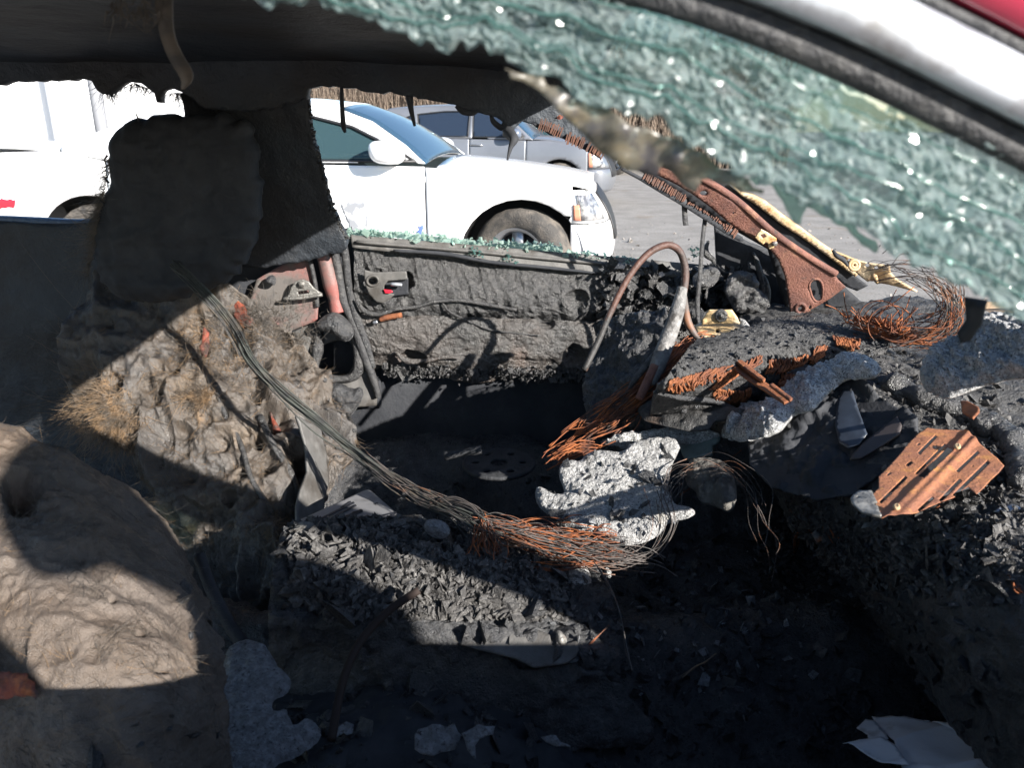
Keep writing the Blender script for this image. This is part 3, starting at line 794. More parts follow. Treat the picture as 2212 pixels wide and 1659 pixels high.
# centre pillar, upper part in the roof's shade
plB = plane3((700, 200, 1.775), (500, 200, 1.775), (700, 560, 1.905))
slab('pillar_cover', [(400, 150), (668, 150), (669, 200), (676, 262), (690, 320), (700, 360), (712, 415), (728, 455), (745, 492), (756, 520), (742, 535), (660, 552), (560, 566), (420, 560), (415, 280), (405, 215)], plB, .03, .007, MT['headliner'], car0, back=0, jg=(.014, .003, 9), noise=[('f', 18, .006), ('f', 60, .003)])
n = 420
q = rng.uniform(0, 1, n); ex = np.interp(q, [0, .25, .5, .75, 1], [671, 680, 702, 722, 752]); ey = np.interp(q, [0, .25, .5, .75, 1], [200, 280, 365, 440, 512])
chips(atp(ex + rng.normal(0, 2.5, n), ey, plB) + np.array([0, -.03, 0]), rng.uniform(.001, .0045, n), 'charred_crust', MT['char_shiny'], car0)
# centre pillar, lower part
plL = plane3((600, 560, 1.935), (760, 560, 1.945), (700, 820, 1.93))
panel_px = zb([(150, 480), (300, 390), (550, 265), (600, 400), (640, 640), (630, 805), (430, 885), (340, 1150), (200, 1100), (80, 700)])
MT['pillar_lower'] = MT['pillar_paint']
slab('pillar_panel', panel_px, plL, .006, .006, MT['pillar_paint'], car0, back=0, holes=[zb([(455 + 24 * math.cos(a), 322 + 22 * math.sin(a)) for a in np.linspace(0, 6.28, 12)[:-1]])])
slab('pillar_backing', zb([(-200, 300), (520, 180), (900, 60), (960, 400), (1130, 1250), (1140, 1500), (300, 1500), (0, 1200)]), plane3((600, 560, 1.975), (760, 560, 1.985), (700, 820, 1.97)), .006, .012, MT['soot'], car0, back=0,
     holes=[zb([(640, 1190), (640, 1060), (700, 990), (800, 970), (890, 980), (925, 1060), (915, 1160), (850, 1250), (740, 1240)])])
slab('lower_panel', zb([(430, 900), (620, 820), (900, 960), (1000, 1150), (1110, 1380), (1100, 1480), (850, 1500), (640, 1400), (600, 1200)]), plane3((600, 560, 1.955), (760, 560, 1.962), (700, 820, 1.94)), .006, .008, MT['grey_plate'], car0, back=0, noise=[('f', 14, .006)],
     holes=[rounded(zb([(625, 1200), (630, 1060), (690, 990), (800, 960), (890, 970), (930, 1060), (920, 1160), (850, 1260), (740, 1250)]), 1)])
rim = zb([(640, 900), (630, 1050), (612, 1190), (680, 1260), (820, 1275), (930, 1240), (965, 1120), (945, 1000), (900, 930)])
tube('opening_lip', [atp(*p, plane3((600, 560, 1.945), (760, 560, 1.952), (700, 820, 1.925))) for p in rim], [.010, .016, .008, .013, .009, .014, .018, .014, .008], MT['char_shiny'], car0, n=46, seg=9)
slab('outer_sill', [(480, 560), (860, 560), (900, 1000), (480, 1000)], yplane(2.06), .004, .02, MT['soot'], car0, back=.004)
slab('inner_panel', zb([(790, 985), (870, 960), (960, 980), (960, 1280), (840, 1260), (815, 1120)]), plane3((600, 560, 2.02), (760, 560, 2.03), (700, 820, 2.01)), .004, .01, MT['red_hidden'], car0, back=0)
for pts, r, mt in ((([(650, 215), (690, 330), (740, 520), (770, 640), (790, 740)]), [.017, .019, .022, .018, .02], 'pillar_paint'),
                   ([(745, 150), (790, 400), (830, 640), (900, 800), (1000, 1080), (1090, 1330), (1110, 1420)], [.010, .012, .014, .011, .013, .010, .008], 'rubber'),
                   ([(810, 60), (850, 300), (880, 560), (930, 760), (1010, 980), (1070, 1180)], [.008, .010, .009, .012, .010, .008], 'char'),
                   ([(560, 300), (590, 420), (615, 560), (625, 700)], [.006, .006, .006, .006], 'rubber')):
    o = tube('door_seal', [aty(*p, 1.925) for p in zb(pts)], r, MT[mt], car0, n=50, seg=9)
pl_a = plane3((600, 560, 1.905), (760, 560, 1.91), (700, 820, 1.90))
ap = slab('belt_anchor', zb([(380, 632), (405, 600), (425, 540), (455, 495), (505, 478), (560, 495), (600, 545), (640, 575), (668, 592), (664, 606), (520, 618), (390, 640)]), pl_a, .006, .003, MT['steel'], car0, back=.004,
          holes=[zb([(475, 575), (560, 565), (565, 590), (480, 600)])])
mk('bolt', *tube_geo([atp(*zb([(510, 515)])[0], pl_a) + np.array([0, -.014, 0]), atp(*zb([(510, 515)])[0], pl_a)], .009, 8), MT['steel'], ap)
tube('plate_lip', [atp(*p, pl_a) + np.array([0, -.008, 0]) for p in zb([(365, 632), (520, 622), (672, 598)])], .005, MT['steel'], ap, n=10, seg=6)
for j, (pts, lump) in enumerate(((zb([(610, 835), (690, 760), (770, 735), (860, 790), (925, 885), (905, 960), (830, 985), (740, 915), (640, 885)]), .03), (zb([(205, 500), (235, 455), (280, 445), (300, 490), (290, 535), (240, 520)]), .015), (zb([(690, 1320), (800, 1300), (900, 1360), (980, 1330), (1000, 1420), (880, 1600), (760, 1500)]), .03))):
    slab('charred_lump', rounded(pts, 1), pl_a, lump, .004, MT['char'], car0, rnd=lump * 1.2, back=.03, noise=[('f', 50, .010), ('b', 110, .005)])

# far front door ---------------------------------------------------
door = bpy.data.objects.new('front_door', None); COL.objects.link(door); door.parent = car0
door['label'] = 'charred driver door with melted lining and broken window glass'
Yd = lambda px: 1.955
rows = []
for py, dy in ((548, 0), (575, -.012), (610, -.02), (640, -.028), (668, -.018), (690, .004)):
    rows.append([(px, py + (px - 1000) * .055 * (1 if py < 650 else .6), 1.95 + dy + (.012 if px > 1400 else 0)) for px in (765, 840, 960, 1100, 1240, 1380, 1520, 1660)])
up_drop = None
BASE.add(patch('upper_lining', rows, 110, 330, MT['char_shiny'], door, noise=[('f', 7, .012), ('v', 18, .007), ('v', 50, .005), ('f', 110, .003), ('f', 200, .002)], thick=.012,
     pits=[(848, 622, 26, .02), (870, 610, 20, .02), (815, 590, 10, .01), (1395, 640, 40, .04), (1330, 690, 35, .03), (1250, 650, 20, .02), (1550, 640, 40, .05), (1500, 690, 50, .04)]))
rows = []
for py, dy in ((684, -.010), (705, -.022), (735, -.022), (765, -.018), (790, -.006), (815, .006)):
    rows.append([(px, py + (px - 1000) * .03 + (14 * math.sin(px * .02) if py > 780 else 0), 1.945 + dy) for px in (775, 840, 930, 1040, 1150, 1260, 1380, 1500, 1640)])
BASE.add(patch('lower_lining', rows, 90, 300, MT['soot_brown'], door, noise=[('f', 7, .014), ('f', 22, .008), ('f', 80, .004), ('f', 200, .003)], thick=.012, pits=[(890, 782, 22, .02), (1240, 770, 20, .02), (1180, 690, 20, .015)], edge=.004))
rows = [[(px, py, 1.985) for px in (720, 900, 1200, 1500, 1750)] for py in (640, 800, 900, 1010, 1130)]
BASE.add(patch('door_shell', rows, 40, 60, MT['soot'], door, noise=[('f', 8, .012)], thick=.01))
tube('lining_fold', [aty(*p, 1.908) for p in zb([(930, 640), (1000, 730), (1110, 760), (1260, 720), (1420, 700), (1560, 660), (1760, 650), (1960, 680), (2210, 725)])], [.003, .007, .006, .004, .005, .004, .005, .005, .004], MT['char_shiny'], door, n=70, seg=8)
tube('lining_fold', [aty(*p, 1.915) for p in zb([(1620, 670), (1680, 740), (1800, 800), (1960, 870), (2100, 900), (2400, 930)])], [.002, .003, .003, .003, .002, .002], MT['char_shiny'], door, n=50, seg=8)
tube('lining_fold', [aty(*p, 1.915) for p in zb([(1250, 1060), (1340, 1130), (1480, 1130), (1640, 1100), (1760, 1110)])], [.004, .009, .006, .006, .003], MT['soot_brown'], door, n=40, seg=8)
# flaked lower edge and fragments clinging to the lining
n = 1500
px = rng.uniform(830, 1640, n); py = 806 + (px - 1000) * .03 + rng.normal(0, 7, n)
chips(aty(px, py, 1.935 + rng.normal(0, .006, n)), rng.gamma(2, .0018, n) + .001, 'flaked_edge', MT['char_shiny'], door)
n = 900
px = rng.uniform(1300, 1650, n); py = rng.uniform(575, 720, n)
chips(aty(px, py, 1.93 - rng.gamma(2, .008, n)), rng.gamma(2, .0032, n) + .0015, 'melted_shreds', MT['char_shiny'], door, flat=.25)
# belt moulding and latch
slab('belt_moulding', [(758, 508), (860, 516), (1000, 528), (1150, 541), (1300, 553), (1400, 562), (1600, 580), (1600, 602), (1420, 598), (1280, 590), (1100, 572), (930, 553), (800, 540), (762, 535)], plane3((760, 510, 1.945), (1400, 560, 1.95), (1000, 590, 1.925)), .008, .006, MT['grey_plate'], door, back=.01, noise=[('f', 30, .002)])
tube('moulding_bead', P3([(770, 522, 1.925), (1000, 541, 1.93), (1200, 560, 1.93), (1400, 577, 1.93)]), .005, MT['grey_plate'], door, n=30, seg=6)
tube('moulding_bead', P3([(850, 541, 1.92), (960, 548, 1.92), (1060, 566, 1.92), (1180, 578, 1.92), (1290, 590, 1.925)]), [.004, .006, .005, .005, .003], MT['soot'], door, n=30, seg=6)
pla = yplane(1.905)
lt = slab('door_latch', zb([(1000, 405), (1085, 425), (1200, 420), (1335, 415), (1345, 480), (1190, 492), (1160, 530), (1158, 575), (1240, 600), (1215, 630), (1150, 668), (1100, 660), (1040, 600), (1008, 520)]), pla, .004, .003, MT['grey_plate'], door, back=.004,
          holes=[zb([(1067 + 34 * math.cos(a), 494 + 28 * math.sin(a)) for a in np.linspace(0, 6.28, 14)[:-1]])])
lt['label'] = 'bare grey latch plate showing through the burnt lining'
th = np.linspace(0, 2 * math.pi, 20)
tube('latch_ring', [aty(*zb([(1067 + 46 * math.cos(a), 494 + 40 * math.sin(a))])[0], 1.90) for a in th], .003, MT['grey_plate'], lt, n=30, seg=6)
slab('latch_pocket', zb([(1150, 480), (1350, 470), (1350, 600), (1180, 620)]), yplane(1.915), .002, .004, MT['soot'], lt, back=.001)
slab('red_tab', zb([(1155, 560), (1210, 565), (1235, 580), (1200, 592), (1165, 590)]), yplane(1.898), .003, .002, MT['red_lens'], lt, back=.002)
tube('latch_rod', [aty(*p, 1.895) for p in zb([(1212, 520), (1255, 522), (1300, 526)])], [.005, .0055, .004], MT['trim'], lt, n=8, seg=6)
tube('rusty_stay', [aty(*p, 1.905) for p in zb([(1120, 805), (1180, 785), (1300, 765)])], [.006, .008, .007], MT['rust'], door, n=10, seg=5)
tube('lining_clip', [aty(*p, 1.905) for p in zb([(1070, 826), (1105, 820)])], [.005, .006], MT['trim'], door, n=5, seg=6)
# broken window glass standing out of the belt
def shatter_mat(name, col, transp, rough=.08, dirt=None):
    m = M(name, col, rough, spec=.8, mix=dirt or [((.72 * col[0], .8 * col[1], .8 * col[2]), 60, .4, .6)])
    t = m.node_tree; b = t.nodes['Principled BSDF']; out = t.nodes['Material Output']
    tl = t.nodes.new('ShaderNodeBsdfTranslucent'); tl.inputs[0].default_value = (*[min(1, c * 1.5) for c in col], 1)
    tr = t.nodes.new('ShaderNodeBsdfTransparent'); tr.inputs[0].default_value = (.72, .92, .88, 1)
    m1 = t.nodes.new('ShaderNodeMixShader'); m1.inputs[0].default_value = .35
    m2 = t.nodes.new('ShaderNodeMixShader'); m2.inputs[0].default_value = transp
    t.links.new(b.outputs[0], m1.inputs[1]); t.links.new(tl.outputs[0], m1.inputs[2])
    t.links.new(m1.outputs[0], m2.inputs[1]); t.links.new(tr.outputs[0], m2.inputs[2]); t.links.new(m2.outputs[0], out.inputs[0])
    return m
MT['shard'] = shatter_mat('shard', (.40, .48, .43), .3, .12)
MT['shatter'] = shatter_mat('shatter', (.19, .225, .23), .30, .20)
MT['glint'] = shatter_mat('glint', (.24, .285, .28), .30, .19)
MT['shatter_edge'] = shatter_mat('shatter_edge', (.11, .20, .185), .3, .1)
MT['film'] = shatter_mat('film', (.14, .175, .19), .22, .3)
MT['dirty_film'] = shatter_mat('dirty_film', (.17, .15, .115), .15, .35, dirt=[((.26, .205, .12), 45, .50, .66), ((.07, .065, .075), 60, .48, .60), ((.24, .25, .21), 150, .56, .7)])
edge = np.array([(752, 498), (790, 500), (850, 499), (900, 504), (960, 512), (1010, 518), (1060, 524), (1120, 524), (1180, 527), (1214, 531), (1217, 546), (1290, 552), (1345, 558), (1392, 560)])
low = edge[::-1] + np.array([0, 15])
slab('window_glass', np.vstack([edge, low]), yplane(1.968), .004, .0035, MT['shard'], door, back=.001, jg=(.006, .0022, 21))
n = 380
q = rng.uniform(0, 1, n); ex = 752 + 640 * q; ey = np.interp(ex, edge[:, 0], edge[:, 1]) + rng.gamma(2, 5, n) - 4
c = chips(aty(ex, ey, 1.955 - rng.uniform(0, .025, n)), rng.gamma(2.5, .0012, n) + .001, 'glass_crumbs', MT['shard'], door, flat=.8)
for (x, y, k) in ((1030, 545, 30), (1100, 556, 30), (1500, 545, 40)):
    chips(aty(x + rng.normal(0, 9, k), y + rng.normal(0, 7, k), 1.92 + rng.normal(0, .006, k)), rng.uniform(.0015, .004, k), 'glass_crumbs', MT['shatter_edge'], door)

# far rear door and rear interior in the shade
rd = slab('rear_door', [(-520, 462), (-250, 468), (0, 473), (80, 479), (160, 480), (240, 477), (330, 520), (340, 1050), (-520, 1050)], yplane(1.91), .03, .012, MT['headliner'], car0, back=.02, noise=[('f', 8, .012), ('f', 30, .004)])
tube('belt_lip', P3([(-500, 461, 1.89), (-200, 468, 1.89), (0, 473, 1.89), (90, 479, 1.89), (170, 480, 1.89), (250, 476, 1.89)]), [.008, .008, .009, .012, .008, .006], M('glare_lip', (.05, .09, .17), .25, coat=.5, bump=[(90, 1)]), rd, n=40, seg=8)  # blue edge glare painted into the lip's colour

# far windscreen pillar -------------------------------------------
plA = plane3((1420, 380, 1.69), (1830, 640, 1.80), (1650, 690, 1.835))
slot = z3([(1778, 1260), (1790, 1215), (1820, 1192), (1860, 1190), (1890, 1215), (1905, 1260), (1908, 1320), (1900, 1370), (1870, 1395), (1835, 1392), (1805, 1350), (1790, 1300)])
pil = slab('windscreen_pillar', z3([(200, 0), (430, 120), (640, 215), (780, 262), (870, 310), (1000, 395), (1110, 470), (1280, 620), (1450, 765), (1600, 880), (1760, 985), (1950, 1105), (2030, 1148), (2060, 1190), (2122, 1250), (1990, 1345), (1760, 1480), (1690, 1530), (1640, 1540), (1610, 1470), (1590, 1330), (1560, 1150), (1500, 1000), (1420, 900), (1300, 820), (1180, 745), (1050, 660), (860, 500), (700, 385), (560, 300), (430, 235), (200, 130)]), plA, .006, .005, MT['rust_red'], car0, back=.006, noise=[('f', 12, .003)],
          holes=[slot, z3([(805 + 34 * math.cos(a), 380 + 24 * math.sin(a)) for a in np.linspace(0, 6.28, 12)[:-1]]), z3([(1087 + 16 * math.cos(a), 563 + 15 * math.sin(a)) for a in np.linspace(0, 6.28, 10)[:-1]]),
                 z3([(1732 + 12 * math.cos(a), 942 + 12 * math.sin(a)) for a in np.linspace(0, 6.28, 9)[:-1]]), z3([(1700 + 22 * math.cos(a), 1450 + 26 * math.sin(a)) for a in np.linspace(0, 6.28, 10)[:-1]]), z3([(1780, 1420), (1800, 1410), (1795, 1465), (1775, 1475)])])
pil['label'] = 'rust red windscreen pillar with a long slot'
tube('slot_lip', [atp(*p, plA) + np.array([0, -.006, .002]) for p in slot] + [atp(*slot[0], plA) + np.array([0, -.006, .002])], .003, MT['rust_red'], pil, n=50, seg=6)
tube('flange', [atp(*p, plA) + np.array([0, -.004, .004]) for p in z3([(430, 122), (780, 265), (1110, 472), (1450, 768), (1760, 987), (2030, 1150)])], .008, MT['rust_red'], pil, n=50, seg=8)
tube('washer', [atp(*z3([(1700 + 45 * math.cos(a), 1450 + 45 * math.sin(a))])[0], plA) + np.array([0, -.008, 0]) for a in np.linspace(0, 6.28, 16)], .004, MT['rust_red'], pil, n=24, seg=6)
slab('pillar_backing', z3([(200, 100), (430, 200), (800, 360), (1200, 650), (1700, 960), (2122, 1260), (2300, 1420), (1800, 1560), (1600, 1560), (1400, 900), (800, 560), (200, 160)]), plane3((1420, 380, 1.75), (1830, 640, 1.87), (1650, 690, 1.90)), .004, .012, MT['soot'], car0, back=.002)
rail_px = z3([(60, 150), (240, 240), (430, 345), (640, 465), (860, 600), (1040, 720), (1160, 790), (1170, 830), (1130, 830), (1000, 760), (820, 640), (640, 525), (420, 395), (200, 260), (40, 175)])
plR = plane3((1420, 380, 1.675), (1600, 500, 1.735), (1400, 330, 1.665))
rl = slab('curtain_rail', rail_px, plR, .006, .004, MT['soot'], car0, back=.008)
MT['rust_dark'] = M('rust_dark', (.13, .055, .033), .8, mix=[((.07, .035, .025), 40, .4, .6)])
def fins(path, n, name, par, w=.011, seed=0):
    rg = np.random.default_rng(seed)
    P = smooth_path(np.array(path), n * 3)[::3]; m_ = MB()
    for i in range(len(P) - 1):
        if rg.random() < .05: continue
        d = P[i + 1] - P[i]; d /= np.linalg.norm(d); u = np.array([0, 0, 1.0]) - d * d[2]; u /= np.linalg.norm(u); v = np.cross(d, u)
        Mx = np.stack([d * .0018 + 0 * u, u, v], 1); Mx[:, 0] = d
        m_.box(P[i] + np.array([0, -.006, 0]) + rg.normal(0, .001, 3), (.0024, w * rg.uniform(.7, 1.2), .006), Mx)
    return m_.build(name, MT['rust_dark'], par, smooth=False)
fins([atp(*p, plR) for p in z3([(250, 222), (440, 330), (650, 455)])], 30, 'spring_teeth', rl, .016, 1)
fins([atp(*p, plR) for p in z3([(660, 470), (860, 590), (1020, 700)])], 34, 'spring_teeth', rl, .005, 2)
fins([atp(*p, plR) for p in z3([(1010, 690), (1070, 735), (1130, 785)])], 10, 'spring_teeth', rl, .016, 3)
zm = zc(1250, 200, 500)
rl2 = slab('curtain_rail', zm([(380, 480), (520, 500), (700, 580), (960, 680), (1150, 800), (1150, 880), (900, 740), (720, 650), (560, 590), (440, 530)]), yplane(1.70), .005, .004, MT['soot'], car0, back=.01)
fins([aty(*p, 1.695) for p in zm([(480, 500), (600, 540), (740, 600)])], 14, 'spring_teeth', rl2, .024, 4)
fins([aty(*p, 1.695) for p in zm([(780, 650), (880, 680), (1000, 730)])], 12, 'spring_teeth', rl2, .022, 5)
fins([aty(*p, 1.695) for p in zm([(1000, 740), (1100, 790), (1200, 850)])], 12, 'spring_teeth', rl2, .020, 6)
slab('melted_drip', zm([(640, 430), (700, 390), (760, 410), (700, 445)]), yplane(1.68), .006, .003, MT['red_char'], car0, rnd=.006)
# screen aperture: black bonding strip and scorched outer edge
plS = plane3((1500, 350, 1.74), (1850, 620, 1.87), (1760, 620, 1.87))
slab('bonding_strip', z3([(900, 200), (1000, 270), (1130, 380), (1300, 500), (1500, 650), (1750, 820), (1980, 985), (2212, 1150), (2330, 1240), (2230, 1290), (2130, 1250), (2060, 1190), (1900, 1070), (1700, 930), (1450, 765), (1200, 560), (1000, 390), (900, 300)]), plS, .004, .005, MT['soot'], car0, back=.01)
slab('screen_flange', z3([(1000, 230), (1150, 365), (1260, 390), (1380, 450), (1520, 560), (1700, 690), (1900, 840), (2012, 915), (2100, 1000), (2230, 1110), (2200, 1140), (1980, 975), (1750, 808), (1500, 640), (1300, 485), (1150, 395)]), plS, .012, .005, MT['tan'], car0, back=.004, noise=[('f', 20, .004)])
brk = slab('hinge_bracket', zr([(150, 90), (190, 122), (300, 160), (430, 215), (560, 250), (700, 268), (795, 282), (800, 350), (870, 425), (1085, 548), (1010, 532), (880, 500), (780, 470), (700, 462), (660, 470), (620, 432), (560, 440), (500, 400), (430, 335), (360, 290), (270, 205)]), plane3((1800, 550, 1.80), (1960, 590, 1.74), (1870, 620, 1.80)), .005, .003, MT['tan'], car0, back=.003, noise=[('f', 30, .003)],
           holes=[zr([(x + r * math.cos(a), y + r * math.sin(a)) for a in np.linspace(0, 6.28, 11)[:-1]]) for x, y, r in ((365, 220, 19), (557, 272, 24), (650, 300, 22))])
brk['label'] = 'scorched tan hinge bracket with round holes'
for rr in (52, 26):
    tube('bolt_washer', [aty(*zr([(415 + rr * math.cos(a), 280 + rr * math.sin(a))])[0], 1.775) for a in np.linspace(0, 6.28, 16)], .004, MT['tan'], brk, n=22, seg=6)
tube('torn_strip', P3([(*zr([(190, 125)])[0], 1.78), (*zr([(230, 180)])[0], 1.77), (*zr([(300, 225)])[0], 1.77), (*zr([(350, 290)])[0], 1.77)]), [.003, .006, .006, .003], MT['soot'], brk, n=14, seg=6)
tube('torn_strip', P3([(*zr([(600, 440)])[0], 1.77), (*zr([(630, 400)])[0], 1.76), (*zr([(660, 465)])[0], 1.76)]), [.004, .007, .003], MT['tan'], brk, n=12, seg=6)
tg = slab('spring_clip', z3([(1287, 795), (1310, 755), (1345, 720), (1400, 748), (1485, 805), (1480, 850), (1452, 892), (1415, 900), (1405, 850), (1380, 835), (1360, 858), (1320, 830)]), plane3((1420, 380, 1.67), (1830, 640, 1.78), (1650, 690, 1.815)), .004, .002, MT['yellow'], car0, back=.002, holes=[z3([(1330, 770), (1365, 760), (1390, 785), (1360, 805)])])
tube('clip_stud', [atp(*z3([(1432, 855)])[0], plA) + np.array([0, -.03, .004]), atp(*z3([(1432, 855)])[0], plA)], .006, MT['steel'], tg, n=4, seg=8)
for pts, w in (([(1478, 430, 1.70), (1480, 470, 1.70), (1482, 487, 1.70)], .006), ([(1524, 470, 1.72), (1518, 520, 1.71), (1512, 600, 1.70), (1507, 660, 1.70), (1512, 735, 1.70)], .005)):
    Q = smooth_path(P3(pts), 16); V = []; k = len(Q)
    for q in Q: V += [q + np.array([-w, 0, 0]), q + np.array([w, .002, 0]), q + np.array([w, .004, 0]), q + np.array([-w, .002, 0])]
    Fc = [(i * 4 + a, i * 4 + (a + 1) % 4, i * 4 + 4 + (a + 1) % 4, i * 4 + 4 + a) for i in range(k - 1) for a in range(4)]
    mk('hanging_strap', V, Fc, MT['rubber'], car0)
slab('mirror_corner', z3([(905, 690), (1150, 800), (1250, 850), (1400, 900), (1500, 1000), (1570, 1180), (1600, 1330), (1605, 1460), (1430, 1480), (1390, 1300), (1330, 1180), (1270, 1120), (1100, 1110), (980, 1110), (925, 1060)]), plane3((1540, 480, 1.90), (1640, 620, 1.92), (1560, 620, 1.92)), .01, .006, MT['soot'], car0, back=.01, noise=[('f', 30, .006)])
for pts in ([(1270, 940), (1310, 1040), (1350, 1200), (1370, 1350), (1380, 1460)], [(1365, 1140), (1395, 1250), (1405, 1380), (1410, 1470)], [(860, 830), (830, 900), (840, 960), (900, 1010), (905, 1080)]):
    tube('melted_seal', [aty(*p, 1.88) for p in z3(pts)], [.003, .007, .009, .006, .004], MT['char_shiny'], car0, n=26, seg=6)
for pts in (z3([(1000, 1280), (1080, 1120), (1180, 1100), (1270, 1140), (1330, 1240), (1400, 1460), (1300, 1560), (1100, 1480), (1040, 1380)]), z3([(700, 1250), (760, 1100), (900, 1060), (980, 1100), (930, 1240), (800, 1290)]), z3([(620, 1500), (760, 1440), (900, 1480), (880, 1600), (700, 1620)])):
    slab('charred_lump', rounded(pts, 1), plane3((1540, 480, 1.86), (1640, 620, 1.86), (1560, 660, 1.84)), .022, .004, MT['char_shiny'], car0, rnd=.02, back=.03, noise=[('f', 18, .03), ('f', 50, .018), ('f', 120, .008)], jg=(.010, .004, 6))

# floor, tunnel, far sill -----------------------------------------
def fl(x, y):
    tun = .17 * math.exp(-((y - 1.15) / .16) ** 2)
    sill = .16 * (1 / (1 + math.exp(-(y - 1.84) / .02))) + .16 * (1 / (1 + math.exp((y - .47) / .02)))
    return (x, y, .30 + tun + sill)
BASE.add(patch('floor', grid_world(fl, np.linspace(-1.8, 1.25, 14), np.linspace(.36, 2.0, 22)), 170, 110, MT['char'], car0, noise=[('f', 9, .03), ('f', 30, .016), ('b', 80, .007)], thick=.01, world=True))
# dashboard mass from the screen base down to the footwell
prof = [(1.10, .885), (.92, .895), (.74, .885), (.60, .872), (.505, .835), (.475, .76), (.50, .66), (.57, .54), (.70, .42), (.86, .33)]
def dash(u, v):
    x = np.interp(u, np.arange(len(prof)), [p[0] for p in prof]); z = np.interp(u, np.arange(len(prof)), [p[1] for p in prof])
    far_ = np.clip((v - 1.38) / .25, 0, 1)          # instrument side collapsed lower
    z = z - .02 * far_ * (u < 5); x = x + .04 * far_ * (u > 3)
    near_ = np.clip((1.30 - v) / .22, 0, 1)         # centre and passenger side slumped
    z = z - .085 * near_ * (1 - u / 9); x = x + .07 * near_ * (u > 1) * (1 - .5 * (u > 6))
    return (x, v, z)
DM = M('dash_char', (.040, .040, .041), .6, mix=[((.075, .073, .071), 30, .42, .66), ((.22, .21, .20), 280, .64, .76), ((.08, .05, .035), 9, .60, .7)], bump=[(60, .8), (260, .7)], rmix=(90, .3, .85), bdist=.006)
BASE.add(patch('dashboard', grid_world(dash, range(len(prof)), np.linspace(.44, 1.90, 12)), 190, 260, DM, car0, noise=[('f', 5, .022), ('f', 18, .012), ('b', 60, .006), ('f', 160, .003)], thick=.012, world=True))
# cowl, bulkhead and bonnet ahead of the dash (scorched bare steel)
def cowl(u, v): return (1.06 + u * 1.15, v, .885 + .035 * math.sin(min(1, u * 1.6) * math.pi * .5) - .10 * u * u - .05 * ((v - 1.15) / .8) ** 2 + .17 * max(0, (1.0 - v) / .64) ** 1.3 * math.sin(min(1, .25 + u) * math.pi * .9))  # near edge kicked up out of view, shaped to shade the lower dash
BN = M('bonnet_scorched', (.22, .15, .09), .7, mix=[((.40, .27, .12), 4, .45, .6), ((.14, .08, .05), 9, .5, .65), ((.30, .30, .30), 2, .55, .7)], bump=[(60, .4)])
patch('bonnet', grid_world(cowl, np.linspace(0, 1, 8), np.linspace(.36, 1.94, 8)), 30, 40, BN, car0, noise=[('f', 3, .02)], thick=.004, world=True)
for Yf, nm in ((.34, 'fender'), (1.96, 'fender')):
    V, Fc, d, bnd = gridfill(np.array([(.95, .35), (.95, .86), (1.3, .86), (1.9, .78), (2.25, .68), (2.25, .35), (2.05, .33)] + arc(1.65, .33, .36, 0, 180, 12)), .04)
    s = 1 if Yf > 1 else -1
    T = np.stack([V[:, 0], np.full(len(V), Yf), V[:, 1]], 1)
    mk(nm, *closed_sheet(T, T - np.array([0, s * .004, 0]), Fc if s < 0 else Fc[:, ::-1]), BN, car0)
# ================================================================== near side: roof rail, bright trim, hanging glass
PATH = np.array([(-1.5, .40, 1.36), (-.9, .39, 1.388), (-.45, .385, 1.392), (-.16, .372, 1.387), (-.03, .362, 1.370), (.094, .352, 1.340), (.221, .350, 1.289), (.36, .348, 1.222), (.55, .343, 1.118), (.78, .338, .985), (.98, .335, .905)])
NP = smooth_path(PATH, 160)
TG = np.gradient(NP, axis=0); TG /= np.linalg.norm(TG, axis=1)[:, None]
UPV = np.stack([-TG[:, 2], np.zeros(len(NP)), TG[:, 0]], 1); UPV /= np.linalg.norm(UPV, axis=1)[:, None]
def sweep(name, prof, mat, a=0, b=160, wob=0.0):
    """prof: closed loop of (up, out) offsets swept along the rail; out is towards the viewer"""
    V = []; k = len(prof)
    for i in range(a, b):
        for (u, o) in prof:
            V.append(NP[i] + UPV[i] * u + np.array([0, -o, 0]))
    Fc = [(i * k + j, i * k + (j + 1) % k, i * k + k + (j + 1) % k, i * k + k + j) for i in range(b - a - 1) for j in range(k)]
    Fc += [tuple(range(k))[::-1], tuple(range((b - a - 1) * k, (b - a) * k))]
    return mk(name, V, Fc, mat, car0)
rim_ = sweep('window_trim', [(0, 0), (.001, .007), (.006, .009), (.018, .009), (.0225, .007), (.023, 0)], MT['trim'])
rim_['label'] = 'bright strip edging the roof above the near window'
sweep('window_seal', [(-.012, -.012), (-.014, -.002), (-.001, .001), (-.001, -.012)], MT['rubber'])
sweep('roof_gutter', [(.0235, -.006), (.0235, .004), (.027, .005), (.029, .002), (.029, -.006)], MT['rubber'])
sweep('roof_edge', [(.0295, -.004), (.031, .006), (.045, .008), (.075, .0), (.09, -.02), (.08, -.03)], MT['red_paint'])
sweep('rail_inner', [(-.012, -.014), (.0, -.05), (.02, -.075), (.05, -.075), (.03, -.014)], MT['soot'])

